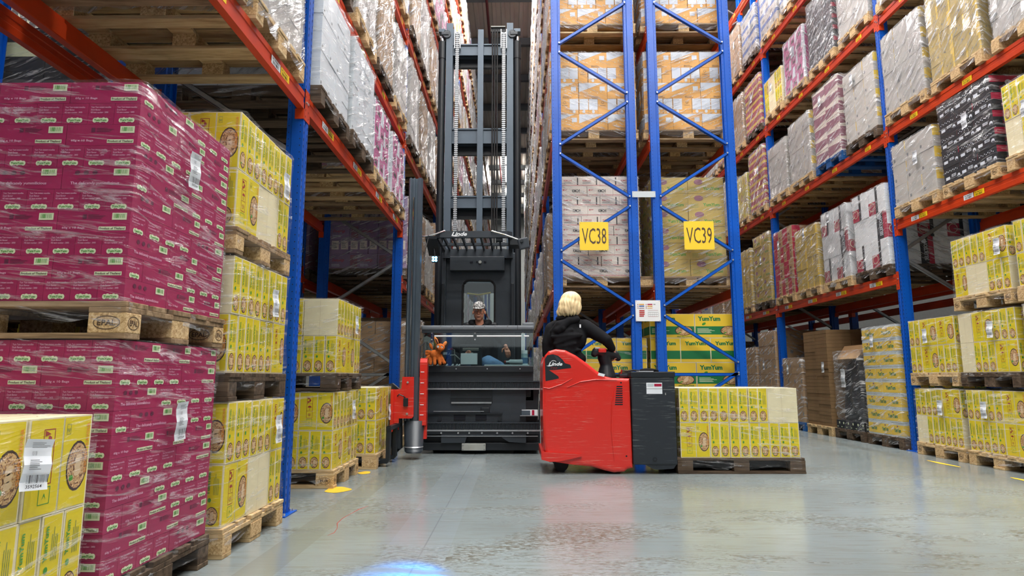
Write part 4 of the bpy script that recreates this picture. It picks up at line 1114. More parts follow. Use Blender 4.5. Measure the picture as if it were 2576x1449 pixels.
rl(sb[1], z, 'blackred', 6, 'dark wrapped cartons with red ends, third beam', wrap='film_heavy')
rl(sb[2], z, 'pink', 5, 'pink wrapped cartons on the third beam, right rack', wrap='film_heavy', sticker=(0, .6))
rl(sb[3], z, 'yellow', 2, 'small yellow noodle load on the third beam, right rack', wrap='film_light', h=.34, sticker=(0, .35))
z = RL[3] + T
rl(sb[0], z, 'greywhite', 5, 'grey wrapped cartons left of the post, fourth beam', wrap='film_heavy')
rl(sb[2], z, 'bluewhite', 4, 'white and blue wrapped cartons, fourth beam, nearer', wrap='film_heavy')
rl(sb[3], z, 'bluewhite', 4, 'white and blue wrapped cartons, fourth beam, farther', wrap='film_heavy')
# second bay, floor
rl(7.95, 0, 'tray', 8, 'tall stack of yellow noodle trays left of the right blue post', wrap='film_mid', wd='wood_dark', sticker=(.1, 1.15))
rt, _ = rl(8.83, 0, 'darkcarton', 1, 'black bagged load with an open carton on top', wrap=None, wd='wood_dark')
blobs('black_bag', [('e', (0, 0, .62), (.52, .36, .5)), ('c', (-.3, -.2, .35), .22, (-.32, -.16, 1.0), .17), ('c', (.3, .2, .35), .22, (.32, .16, 1.0), .17), ('c', (-.3, .2, .35), .22, (-.32, .16, 1.0), .17), ('c', (.3, -.2, .35), .22, (.32, -.16, 1.0), .17)], 'film_bag', rt, .03, 1)
put('stretch_wrap', wrap_mesh(1.12, .76, 1.12, 'film_mid', .03, 2), rt, (0, 0, .15))
m = MB()
for a, b in (((-.42, -.3, 1.22), (.42, -.285, 1.36)), ((-.42, .285, 1.22), (.42, .3, 1.36)), ((.41, -.3, 1.22), (.425, .3, 1.36))): m.box(a, b, 'kraft')
m.add([(-.42, -.3, 1.36), (.4, -.3, 1.36), (.4, -.42, 1.28), (-.42, -.42, 1.28)], [(0, 1, 2, 3)], 'kraft'); m.add([(-.42, -.3, 1.36), (-.42, .3, 1.36), (-.56, .3, 1.16), (-.56, -.3, 1.16)], [(0, 1, 2, 3)], 'kraft')
m.box((-.42, -.3, 1.2), (.42, .3, 1.215), 'kraft'); m.build('open_carton', rt)
o = put('shipping_label', ST, rt, (-.63, .0, .75), -pi / 2, (1.5, 1, 1.6))
rl(9.72, 0, 'flatkraft', 27, 'tall stack of flattened brown cartons on the floor', wrap=None, wd='wood_new', alt=False, sticker=(-.3, .82), x=4.78)
rl(10.62, 0, 'kraft', 4, 'wrapped brown cartons standing on a blue pallet', wrap='film_mid', wd='pallet_blue', sticker=(.1, .8))
# third and fourth bays
GG = [('kraftsmall', 6), ('greywhite', 6), ('yellow', 2), ('bluewhite', 4), ('redbag', 7), ('lemon', 4), ('kraft', 4), ('white', 7)]
for bi in (2, 3, 4):
    for li in range(-1, 4):
        ks = [KR.choice(GG) for _ in range(4)]
        if li == -1: ks = [('kraft', 6), ('kraft', 5), ('kraftsmall', 7), ('kraft', 5)]
        if bi == 2 and li == 0: ks = [('kraft_yum', 6), ('kraftsmall', 7), ('kraftprint', 7), ('kraft', 4)]
        if bi == 2 and li == 1: ks = [('redbag', 8), ('yellow', 3), ('greywhite', 6), ('greywhite', 5)]
        row(F_, 1, slots(RY[bi] + .05), (RL[li] + T) if li >= 0 else 0, ks, BN[bi], max(li, 0), RR_ + (' floor' if li < 0 else ''), far=(bi > 2), group=GR, wrap='film_mid' if li < 1 else 'film_heavy', stick=bi == 2)
# rear right row, glimpsed through the bays
GQ = 'loads on the rear right rack'
row(4.83 + 1.1 + .22, 1, slots(4.15), RL[0] + T, [None, ('greywhite', 4), ('white', 5), ('blackred', 6)], 'first', 0, 'rear right rack', far=True, group=GQ, wrap='film_mid')
row(4.83 + 1.1 + .22, 1, slots(4.15), 0, [('kraft', 5), ('kraft', 5), ('kraft', 5), ('lemon', 5)], 'first', 0, 'rear right rack floor', far=True, group=GQ, wrap='film_mid')
row(4.83 + 1.1 + .22, 1, slots(7.87), 0, [('lemon', 5), ('kraft', 6), ('kraft', 5), ('kraft', 6)], 'second', 0, 'rear right rack floor', far=True, group=GQ, wrap='film_mid')
for bi in (0, 1, 2, 3):
    for li in (1, 2, 3):
        row(4.83 + 1.1 + .22, 1, slots(RY[bi] + .05), RL[li] + T, [('kraft', 4), ('kraftsmall', 6), ('kraft', 4), ('greywhite', 5)], BN[bi], li, 'rear right rack', far=True, group=GQ, wrap=None)

# ------------------------------------------------------------------ the towed pallet
tr, _ = load(1.50, 1, 6.03, .0, 'yellow', 2, 'yellow noodle load being carried by the red pallet truck', wrap='film_light', wd='wood_dark', top=True, h=.325, sx=1.13, pat=[('WNNN', 'NN'), ('NNNB', 'NN')])

if rest_list:
    m = MB()
    for (x, y, z, dn, kd, n) in rest_list:
        for me, dz in ((pallet_meshes('wood_old')['joined'], 0), (far_stack(kd, n), .146), (wrap_mesh(1.172, .787, n * CT[kd][2], 'film_far', .022, 1), .146)):
            vs_ = [(x - dn * v.co.x * -1, y + v.co.y, z + dz + v.co.z) for v in me.vertices]; base = len(m.v); m.v += vs_
            mi = [m.mi(k.name) for k in me.materials]
            for p in me.polygons: m.f.append(tuple(base + i for i in p.vertices)); m.m.append(mi[p.material_index])
    tag(m.build('hidden_pallet_loads'), 'wrapped pallet loads standing out of sight behind the visible ones', 'pallet loads', kind='stuff')
# ------------------------------------------------------------------ the lift truck in the narrow aisle
def W(mb, name, root, smooth=False, label=None):
    o = mb.build(name, root, smooth); o.location = -Vector(root.location) if root.parent is None else (0, 0, 0)
    if label: o['label'] = label
    return o
def WS(mb, name, par, root, **k):      # sub-part under a part whose origin is the root's world offset
    o = mb.build(name, par, k.get('smooth', False)); o.location = (0, 0, 0)
    if k.get('label'): o['label'] = k['label']
    return o
LT = thing('lift_truck', 'tall dark grey narrow-aisle lift truck with glazed cab and mast', 'forklift', (-.43, 8.3, 0))
m = MB(); m.rbox((-1.13, 7.62, .07), (.27, 10.4, .62), 'truck_black', .02); m.rbox((-1.12, 7.54, .04), (.26, 7.66, .13), 'truck_black', .008)
m.prism([(-.9, .13), (-.62, .13), (-.6, .20), (-.2, .20), (-.1, .14), (.1, .13), (.1, .23), (-.9, .23)], 1, 7.50, 7.62, 'truck_dark')
ch = W(m, 'chassis', LT)
m = MB(); m.rbox((-.655, 7.475, .045), (-.375, 7.50, .125), 'steel_plate', .004)
for x in (-.64, -.39):
    for z in (.058, .11): m.tube([(x, 7.475, z), (x, 7.468, z)], .007, 'ink_grey', 8)
W(m, 'reflector_plate', LT, label='pale steel plate low on the front')
m = MB()
for x in (-1.02, -.05):
    m.tube([(x, 7.75, .11), (x + .14, 7.75, .11)], .11, 'rubber', 20)
for x in (-.9, -.0): m.tube([(x, 9.9, .16), (x + .16, 9.9, .16)], .16, 'rubber', 20)
W(m, 'wheel', LT)
for nm, z0 in (('lower', .27), ('upper', .755)):
    m = MB(); m.box((-1.09, 7.50, z0), (.265, 7.58, z0 + .012), 'galvanised'); m.box((-1.09, 7.50, z0 + .085), (.265, 7.58, z0 + .1), 'truck_dark'); m.box((-1.09, 7.53, z0), (.265, 7.58, z0 + .1), 'truck_black')
    x = -1.06
    while x < .25: m.box((x, 7.508, z0 + .014), (x + .009, 7.53, z0 + .083), 'truck_dark'); x += .0165
    m.box((-1.09, 7.495, z0 - .006), (.265, 7.50, z0 + .006), 'galvanised')
    W(m, 'toothed_rail', LT)
m = MB(); m.box((-1.08, 7.56, .37), (.10, 7.64, .76), 'truck_dark'); m.box((.10, 7.60, .37), (.26, 7.66, .76), 'truck_black')
m.box((-.80, 7.545, .60), (-.30, 7.56, .735), 'truck_black'); m.box((-.79, 7.535, .585), (-.31, 7.56, .603), 'galvanised'); m.box((-.80, 7.54, .655), (-.31, 7.545, .665), 'truck_dark')
for a, b in ((-.76, -.62), (-.5, -.37)): m.rbox((a, 7.55, .39), (b, 7.562, .45), 'slot_dark', .004)
m.rbox((-.44, 7.55, .47), (-.33, 7.562, .54), 'truck_black', .01)
m.box((-1.06, 7.53, .462), (-.18, 7.56, .475), 'truck_black'); m.box((-1.0, 7.52, .49), (-.4, 7.545, .497), 'galvanised')
for x in (-.93, -.21): m.tube([(x, 7.56, .40), (x, 7.535, .40)], .024, 'truck_black', 14)
for x in (-.9, -.7, -.57, -.42, -.24, -.06, .12): m.tube([(x, 7.50, .245), (x, 7.488, .245)], .011, 'galvanised', 8)
m.box((-1.1, 7.50, .232), (.26, 7.56, .262), 'truck_black'); m.box((-1.07, 7.49, .205), (.24, 7.51, .212), 'galvanised')
W(m, 'carriage_panel', LT)
m = MB(); m.box((.03, 7.50, .44), (.25, 7.60, .447), 'galvanised'); m.box((.05, 7.52, .448), (.24, 7.58, .512), 'label_white'); m.box((.17, 7.518, .45), (.20, 7.52, .51), 'crimson'); m.box((.05, 7.518, .45), (.15, 7.52, .505), 'mast_grey')
m.tube([(.245, 7.5, .40), (.255, 7.5, .70)], .005, 'galvanised', 6)
W(m, 'document_tray', LT, label='tray with a white and red folded leaflet')
# cab
m = MB(); m.box((-1.08, 7.52, .855), (.19, 7.60, .96), 'truck_dark'); m.rbox((-1.06, 7.46, .955), (.19, 7.62, 1.03), 'truck_black', .008); m.box((-1.06, 7.6, .62), (.19, 8.28, .66), 'truck_black')
for x in (-1.08, .16): m.box((x, 7.6, .62), (x + .03, 8.3, 1.03), 'truck_black')
for x in (-.73, -.36, .03): m.tube([(x, 7.46, .995), (x, 7.45, .995)], .007, 'bolt_metal', 8)
W(m, 'cab_base', LT)
m = MB(); m.box((-1.14, 7.495, 1.03), (.19, 7.501, 1.43), 'cab_glass'); W(m, 'front_pane', LT, label='clear acrylic pane in front of the driver')
m = MB(); m.box((.184, 7.50, 1.03), (.190, 8.1, 1.43), 'cab_glass'); W(m, 'side_pane', LT)
m = MB(); m.rbox((-1.16, 7.47, 1.46), (.20, 7.57, 1.515), 'rubber_edge', .02); m.box((-1.15, 7.48, 1.425), (.19, 7.53, 1.462), 'truck_dark')
for x in (-.93, -.79, -.65, -.52, -.40, -.27, -.12): m.box((x, 7.468, 1.47), (x + .006, 7.50, 1.518), 'ink_grey')
m.box((.0, 7.467, 1.463), (.004, 7.57, 1.517), 'ink'); m.rbox((.06, 7.48, 1.5), (.20, 7.57, 1.55), 'rubber_edge', .015)
W(m, 'guard_rail', LT, label='grey padded rail along the cab front')
m = MB()
for a, b in ((-1.0, -.53), (-.49, .05), (.08, .14)): m.rbox((a, 7.474, 1.376), (b, 7.49, 1.395), 'white_paint', .004)
for x in (-1.03, -.51, .065):
    for z in (1.345, 1.425): m.tube([(x, 7.494, z), (x, 7.48, z)], .010, 'bolt_metal', 8)
W(m, 'white_bar', LT)
m = MB(); y0, y1 = 8.30, 8.34
wx0, wx1, wz0, wz1 = -.735, -.305, 1.30, 2.19; r = .09
m.box((-.99, y0, .66), (wx0, y1, 2.5), 'truck_dark'); m.box((wx1, y0, .66), (-.07, y1, 2.5), 'truck_dark'); m.box((wx0, y0, wz1), (wx1, y1, 2.5), 'truck_dark'); m.box((wx0, y0, .66), (wx1, y1, wz0), 'truck_dark')
for cx_, sx_ in ((wx0, 1), (wx1, -1)):
    arc = [(cx_, wz1)] + [(cx_ + sx_ * (r - r * cos(t)), wz1 - r + r * sin(t)) for t in [pi / 2 * i / 6 for i in range(7)]][::-1]
    m.prism(arc, 1, y0, y1, 'truck_dark')
path = [(wx0, 8.295, wz0), (wx0, 8.295, wz1 - r)] + [(wx0 + r - r * cos(t), 8.295, wz1 - r + r * sin(t)) for t in [pi / 2 * i / 5 for i in range(1, 6)]] + [(wx1 - r + r * sin(t), 8.295, wz1 - r + r * cos(t)) for t in [pi / 2 * i / 5 for i in range(1, 6)]] + [(wx1, 8.295, wz1 - r), (wx1, 8.295, wz0)]
m.tube(path, .013, 'rubber', 8)
cb = W(m, 'cab_back_wall', LT)
m = MB(); m.box((wx0, 8.318, wz0), (wx1, 8.322, wz1), 'cab_glass'); WS(m, 'rear_pane', cb, LT)
m = MB(); m.tube([(-.68, 8.36, 2.02), (-.52, 8.36, 2.0), (-.36, 8.36, 2.03)], .012, 'label_yellow', 6); WS(m, 'safety_strap', cb, LT, label='yellow strap behind the rear window')
m = MB(); m.rbox((-.90, 8.14, 2.30), (-.17, 8.3, 2.49), 'truck_dark', .008)
for x, w_ in ((-.61, .04), (-.535, .02), (-.43, .035)): m.rbox((x - w_ / 2, 8.132, 2.40), (x + w_ / 2, 8.142, 2.425), 'slot_dark', .003)
m.tube([(-.495, 8.142, 2.41), (-.495, 8.115, 2.41)], .02, 'steel_plate', 12)
W(m, 'switch_panel', LT)
for x0 in (-1.02, -.09):
    m = MB(); m.rbox((x0, 8.24, .62), (x0 + .06, 8.36, 2.56), 'truck_dark', .01); m.rbox((x0 + .005, 8.20, .9), (x0 + .045, 8.25, 2.14), 'truck_black', .008); W(m, 'cab_pillar', LT)
m = MB()
m.prism([(-1.0, 7.42), (-.94, 7.38), (-.12, 7.38), (-.06, 7.44), (-.06, 7.50), (-.12, 7.43), (-.94, 7.43), (-1.0, 7.5)], 2, 2.575, 2.655, 'truck_dark')
for x in (-1.0, -.09): m.box((x, 7.45, 2.575), (x + .03, 8.34, 2.63), 'truck_dark')
m.box((-1.0, 8.20, 2.48), (-.06, 8.34, 2.60), 'truck_dark'); m.box((-1.0, 7.85, 2.575), (-.06, 7.89, 2.61), 'truck_dark')
for i in range(8):
    x = -.92 + i * .115; m.box((x, 7.43, 2.585), (x + .022, 8.22, 2.63), 'truck_dark')
F = frameat((-.80, 7.379, 2.585), (1, 0, 0), (0, 0, 1)); m.text(F, 0, .008, .05, 'Linde', 'white_paint', .003, fit=.19, bold=.03, shear=.35)
m.poly(F, [(.0, .004), (.05, .0), (.11, .006), (.05, .009)], 'white_paint', .003)
m.box((-.26, 7.40, 2.54), (-.18, 7.50, 2.575), 'truck_black')
rg = W(m, 'roof_guard', LT)
m = MB(); m.prism([(7.40, 2.60), (7.40, 2.56), (7.75, 2.42), (7.75, 2.60)], 0, -1.12, -.98, 'truck_black'); WS(m, 'lamp_bracket', rg, LT)
m = MB(); m.rbox((-1.035, 7.39, 2.27), (-.965, 7.43, 2.35), 'truck_black', .006)
for dx in (-.017, .017):
    for dz in (-.017, .017): m.tube([(-1.0 + dx, 7.39, 2.31 + dz), (-1.0 + dx, 7.38, 2.31 + dz)], .015, 'blue_led', 12)
m.tube([(-1.0, 7.43, 2.33), (-1.02, 7.46, 2.45)], .008, 'truck_black', 6)
WS(m, 'warning_light', rg, LT, label='glowing blue warning light on the cab roof')
m = MB(); m.tube([(-.85, 7.42, 2.64), (-.88, 7.38, 2.66), (-1.0, 7.36, 2.61), (-1.17, 7.36, 2.58)], .008, 'chrome', 6); WS(m, 'mirror_arm', rg, LT)
m = MB(); m.tube([(-.33, 7.42, 2.64), (-.31, 7.36, 2.65), (-.15, 7.34, 2.60), (.06, 7.34, 2.52)], .008, 'chrome', 6); WS(m, 'mirror_arm', rg, LT)
m = MB(); m.rbox((.01, 7.32, 2.42), (.14, 7.36, 2.56), 'truck_dark', .018); m.tube([(.06, 7.32, 2.52), (.06, 7.30, 2.52)], .02, 'truck_black', 12); mo = WS(m, 'mirror', rg, LT)
mo.data.transform(Matrix.Translation((.075, 7.34, 2.49)) @ Matrix.Rotation(R(-14), 4, 'Y') @ Matrix.Translation((-.075, -7.34, -2.49)))
m = MB(); m.box((-.09, 7.45, 2.50), (.03, 7.7, 2.60), 'truck_black'); WS(m, 'mirror_bracket', rg, LT)
# console and seat
m = MB(); m.rbox((-.72, 7.74, 1.0), (-.44, 7.82, 1.30), 'truck_black', .02); m.box((-.68, 7.735, 1.24), (-.48, 7.745, 1.255), 'steel_plate'); m.box((-.68, 7.735, 1.225), (-.48, 7.745, 1.233), 'steel_plate'); m.box((-.61, 7.735, 1.18), (-.55, 7.742, 1.20), 'steel_plate')
m.rbox((-1.02, 7.66, .9), (-.76, 7.95, 1.04), 'truck_black', .02); m.tube([(-.93, 7.7, 1.04), (-.86, 7.64, 1.14), (-.84, 7.62, 1.2)], .012, 'truck_black', 8); m.box((-.91, 7.655, 1.17), (-.86, 7.66, 1.2), 'label_white'); m.box((-.85, 7.655, 1.17), (-.835, 7.66, 1.2), 'label_white')
m.tube([(-.85, 7.62, 1.23), (-.80, 7.62, 1.235), (-.77, 7.62, 1.23), (-.76, 7.62, 1.08)], .006, 'steel_plate', 6); m.box((-.82, 7.61, 1.225), (-.79, 7.63, 1.25), 'icon_red')
m.tube([(-.82, 7.6, 1.16), (-.76, 7.6, 1.165), (-.70, 7.6, 1.11)], .008, 'steel_plate', 6)
for x in (-.97, -.86, -.79, -.74, -.71): m.tube([(x, 7.56, 1.03), (x + .02, 7.56, 1.05)], .012, 'label_white', 8)
m.rbox((-.40, 7.52, 1.03), (.14, 7.535, 1.045), 'label_white', .003)
W(m, 'console', LT)
m = MB(); m.rbox((-.70, 7.95, .80), (-.28, 8.28, .93), 'truck_black', .04); m.rbox((-.72, 8.18, .9), (-.26, 8.28, 1.62), 'truck_black', .05); W(m, 'seat', LT)
# mast behind the cab
ms = MB()
for x0, x1 in ((-1.047, -.947), (-.152, -.057)):
    ms.box((x0, 8.58, .5), (x1, 8.60, 6.1), 'mast_grey'); ms.box((x0 if x0 < -.5 else x1 - .02, 8.6, .5), (x0 + .02 if x0 < -.5 else x1, 8.74, 6.1), 'mast_grey'); ms.box((x0, 8.74, .5), (x1, 8.76, 6.1), 'mast_grey')
for z0, z1 in ((5.60, 5.78), (4.24, 4.47), (3.28, 3.46), (2.2, 2.4)): ms.box((-.95, 8.62, z0), (-.15, 8.64, z1), 'mast_grey'); ms.box((-.95, 8.60, z1 - .02), (-.15, 8.72, z1), 'mast_grey'); ms.box((-.95, 8.60, z0), (-.15, 8.72, z0 + .02), 'mast_grey'); ms.box((-.95, 8.74, z0 - .12), (-.15, 8.80, z1 - .1), 'truck_black')
ms.box((-.576, 8.55, 2.6), (-.493, 8.59, 5.98), 'mast_grey')
for x0 in (-1.07, -.10): ms.box((x0, 8.8, .5), (x0 + .07, 8.95, 5.9), 'truck_dark')
mt = W(ms, 'mast', LT)
for x in (-1.108, .0):
    m = MB(); m.tube([(x, 8.63, .5), (x, 8.63, 5.55)], .052, 'truck_black', 20); m.tube([(x, 8.63, 5.55), (x, 8.63, 5.82)], .058, 'truck_black', 20); m.tube([(x, 8.63, 5.82), (x, 8.63, 5.90)], .03, 'chrome', 14)
    c = .045 if x < -.5 else -.045
    m.rbox((x - .055 + c, 8.55, 5.90), (x + .055 + c, 8.70, 5.95), 'truck_dark', .006); m.rbox((x - .05, 8.56, 5.95), (x + .05, 8.68, 6.0), 'mast_grey', .004); m.tube([(x + c * 1.6, 8.56, 5.92), (x + c * 1.6, 8.7, 5.92)], .06, 'truck_dark', 18)
    WS(m, 'lift_cylinder', mt, LT)
for x in (-.88, -.196):
    m = MB(); z = 2.62
    while z < 5.92: m.box((x - .026, 8.545, z), (x + .026, 8.57, z + .014), 'galvanised'); m.box((x - .018, 8.548, z + .014), (x + .018, 8.565, z + .03), 'ink_grey'); z += .031
    m.frombm_box = None
    for a in (-.045, .035): m.box((x + a, 8.54, 5.68), (x + a + .012, 8.60, 5.98), 'galvanised')
    m.tube([(x - .03, 8.60, 5.92), (x + .03, 8.60, 5.92)], .045, 'galvanised', 16)
    WS(m, 'lift_chain', mt, LT)
m = MB()
for x in (-.36, -.325, -.29): m.tube([(x, 8.53, 2.6), (x, 8.53, 5.9), (x, 8.56, 5.97), (x, 8.62, 5.95)], .0105, 'rubber', 8)
m.box((-.385, 8.56, 5.95), (-.17, 8.60, 6.02), 'truck_black'); m.box((-.385, 8.53, 6.01), (-.17, 8.60, 6.02), 'steel_plate')
WS(m, 'hose_bundle', mt, LT)
# rotating fork head on its own small mast, left of the cab
m = MB(); m.prism([(-1.26, 7.0), (-1.24, 6.96), (-1.225, 6.96), (-1.225, 6.99), (-1.20, 6.99), (-1.20, 6.965), (-1.185, 6.965), (-1.185, 7.0), (-1.15, 7.0), (-1.15, 6.97), (-1.11, 6.96), (-1.10, 7.02), (-1.12, 7.14), (-1.25, 7.14)], 2, .42, 3.19, 'mast_grey')
m.tube([(-1.193, 6.955, .45), (-1.193, 6.955, 2.95)], .009, 'chrome', 8)
hm = W(m, 'auxiliary_mast', LT)
m = MB(); m.tube([(-1.15, 7.06, .09), (-1.15, 7.06, .42)], [.10, .115], 'truck_dark', 24); m.tube([(-1.15, 7.06, .07), (-1.15, 7.06, .09)], [.085, .10], 'truck_dark', 24); m.tube([(-1.15, 7.06, .13), (-1.15, 7.06, .142)], .106, 'galvanised', 24); W(m, 'swivel_motor', LT, True)
m = MB(); m.prism([(-1.385, .30), (-1.30, .33), (-1.30, .45), (-1.16, .45), (-1.14, .47), (-1.145, .90), (-1.27, .90), (-1.28, .77), (-1.37, .76)], 1, 6.93, 6.96, 'truck_red'); m.box((-1.385, 6.88, .31), (-1.355, 6.96, .765), 'truck_red')
m.rbox((-1.25, 6.90, .58), (-1.20, 6.94, .67), 'truck_black', .006); m.tube([(-1.32, 6.92, .69), (-1.30, 6.91, .71), (-1.25, 6.91, .69), (-1.23, 6.92, .67)], .007, 'truck_black', 6)
for x, z in ((-1.21, .84), (-1.21, .50), (-1.38, .58)): m.tube([(x, 6.93, z), (x, 6.92, z)], .012, 'bolt_metal', 10)
W(m, 'fork_carriage', LT, label='red fork carriage plate')
m = MB(); m.prism([(7.0, .37), (7.0, 1.06), (7.02, 1.10), (7.06, 1.11), (7.10, 1.06), (7.10, .22), (7.05, .22), (7.05, .37)], 0, -1.09, -1.01, 'truck_red')
for z in (.95, .83, .71, .59, .48): m.box((-1.08, 6.995, z), (-1.04, 7.0, z + .008), 'label_white')
W(m, 'backrest_guard', LT, label='red upright guard with white ticks')
m = MB(); m.prism([(-1.56, .80), (-1.40, .83), (-1.30, .75), (-1.28, .12), (-1.36, .05), (-1.56, .05)], 1, 7.02, 7.10, 'truck_black'); m.box((-1.34, 6.99, .12), (-1.29, 7.1, .5), 'truck_dark')
for y in (6.50, 6.85): m.prism([(-2.45, .045), (-1.32, .032), (-1.30, .06), (-1.30, .4), (-1.335, .4), (-1.335, .075), (-2.45, .06)], 1, y - .045, y + .045, 'truck_black')
m.box((-1.335, 6.45, .36), (-1.29, 7.1, .40), 'truck_black')
W(m, 'fork', LT)
m = MB(); m.tube([(-1.07, 7.2, 1.1), (-1.09, 7.3, 1.3), (-1.12, 7.2, 1.25), (-1.12, 7.12, .9)], .012, 'rubber', 8); m.tube([(-1.07, 7.3, 2.55), (-1.10, 7.2, 2.3), (-1.09, 7.1, 2.2)], .006, 'rubber', 6); W(m, 'hose', LT)
# blue spot thrown on the floor by the truck's warning lamp
sp = bpy.data.lights.new('warning_spot', 'SPOT'); sp.energy = 4200; sp.color = (0, .30, 1); sp.spot_size = R(9); sp.spot_blend = .7; sp.shadow_soft_size = .02
so = bpy.data.objects.new('warning_spot', sp); COL.objects.link(so); so.location = (-.95, 7.2, 2.5)
so.rotation_euler = (Vector((-.52, 2.5, 0)) - so.location).to_track_quat('-Z', 'Y').to_euler()

# things on the console
m = MB(); m.rbox((-.10, -.05, 0), (.10, .05, .135), 'label_white', .004); tag(m.build('paper_box', loc=(-.585, 7.585, 1.047)), 'plain white box standing behind the cab pane', 'box')
bt = thing('jar', 'grey plastic jar with blue label and pale lid in the cab', 'jar', (.085, 7.62, 1.031))
m = MB(); m.tube([(0, 0, 0), (0, 0, .14), (0, 0, .15)], [.042, .042, .036], 'plastic_teal', 20); m.tube([(0, 0, .03), (0, 0, .10)], .043, 'jeans', 20, False); m.build('jar_body', bt, True)
MB().tube([(0, 0, .15), (0, 0, .19)], .037, 'label_white', 20).build('lid', bt, True)
wb = thing('water_bottle', 'clear water bottle with red cap lying in the cab', 'bottle', (-.14, 7.60, 1.08))
MB().tube([(0, 0, 0), (.03, 0, 0), (.05, 0, 0), (.12, 0, 0), (.2, 0, 0), (.205, 0, 0)], [.012, .014, .032, .03, .033, .02], 'clear_plastic', 16).build('bottle_body', wb, True)
MB().tube([(-.02, 0, 0), (0, 0, 0)], .015, 'icon_red', 12).build('cap', wb)

# plush toy sitting at the left end of the cab front
def plush():
    t = thing('plush_toy', 'orange plush animal with big ears sitting at the cab corner', 'toy', (-1.0, 7.42, 1.033)); x0, y0, z0 = -1.0, 7.42, 1.033
    B = lambda p: (p[0] - x0, p[1] - y0, p[2] - z0)
    P_ = [('e', B((-.985, 7.42, 1.165)), (.055, .045, .055)), ('e', B((-.915, 7.40, 1.245)), (.056, .05, .048)), ('e', B((-.905, 7.37, 1.225)), (.036, .03, .026)),
          ('c', B((-.95, 7.42, 1.19)), .035, B((-.925, 7.41, 1.22)), .03),
          ('c', B((-.985, 7.41, 1.15)), .024, B((-.975, 7.38, 1.055)), .020), ('c', B((-.94, 7.41, 1.15)), .022, B((-.915, 7.39, 1.055)), .020), ('c', B((-.92, 7.43, 1.16)), .02, B((-.87, 7.42, 1.065)), .022),
          ('c', B((-1.02, 7.43, 1.14)), .022, B((-1.03, 7.41, 1.055)), .019)]
    b = blobs('body', P_, 'plush', t, .006, 2)
    blobs('ear', [('e', B((-.965, 7.41, 1.325)), (.02, .012, .055), (0, R(-25), 0))], 'plush_light', b, .005); blobs('ear', [('e', B((-.862, 7.40, 1.29)), (.02, .012, .036), (0, R(35), 0))], 'plush_light', b, .005)
    blobs('ear_lining', [('e', B((-.956, 7.398, 1.315)), (.010, .006, .045), (0, R(-27), 0))], 'plush_dark', b, .004)
    for c, rr_, a in (((-1.03, 7.43, 1.26), (.018, .012, .045), -25), ((-1.05, 7.44, 1.19), (.055, .016, .026), 12), ((-1.075, 7.44, 1.17), (.05, .015, .022), -8), ((-1.06, 7.43, 1.13), (.05, .014, .022), -35), ((-1.04, 7.42, 1.10), (.016, .014, .045), 20)):
        blobs('tail', [('e', B(c), rr_, (0, R(a), 0))], 'plush', b, .005)
    for x, z in ((-.937, 1.252), (-.893, 1.243)):
        e = MB(); F = frameat(B((x, 7.352 if x < -.91 else 7.353, z)), (1, 0, 0), (0, 0, 1)); e.disc(F, 0, 0, .017, .019, 'plush_dark', .0); e.disc(F, 0, 0, .012, .013, 'eye_white', .001); e.disc(F, 0, -.001, .005, .006, 'eye_dark', .002); e.build('eye', b)
    e = MB(); F = frameat(B((-.912, 7.338, 1.233)), (1, 0, 0), (0, 0, 1)); e.disc(F, 0, 0, .006, .004, 'plush_dark', 0); e.build('nose', b)
plush()

# ------------------------------------------------------------------ people
def hand_parts(w_, d, side, up, s=1.0, curl=.5):
    """palm plus five fingers: w_ wrist point, d direction of the hand, side towards the thumb, up the back of the hand"""
    w_ = Vector(w_); d = Vector(d).normalized(); side = Vector(side).normalized(); up = Vector(up).normalized(); P_ = []
    pc = w_ + d * .05 * s
    P_.append(('c', w_, .024 * s, w_ + d * .035 * s, .026 * s))
    for q, ln in zip((.030, .010, -.010, -.028), (.072, .080, .074, .058)):
        a = w_ + d * .035 * s + side * q * .6 * s; b = w_ + d * .085 * s + side * q * s
        P_.append(('c', a, .013 * s, b, .011 * s)); k = b + (d * (1 - curl * .6) - up * curl) .normalized() * ln * .5 * s
        P_.append(('c', b, .0098 * s, k, .0088 * s)); P_.append(('c', k, .0088 * s, k + (d * (1 - curl * 1.5) - up * curl * 1.3).normalized() * ln * .5 * s, .0072 * s))
    a = w_ + d * .025 * s + side * .022 * s; b = a + (d * .6 + side).normalized() * .04 * s
    P_.append(('c', a, .014 * s, b, .0105 * s)); P_.append(('c', b, .0105 * s, b + (d + side * .3 - up * .4).normalized() * .032 * s, .0085 * s))
    return P_
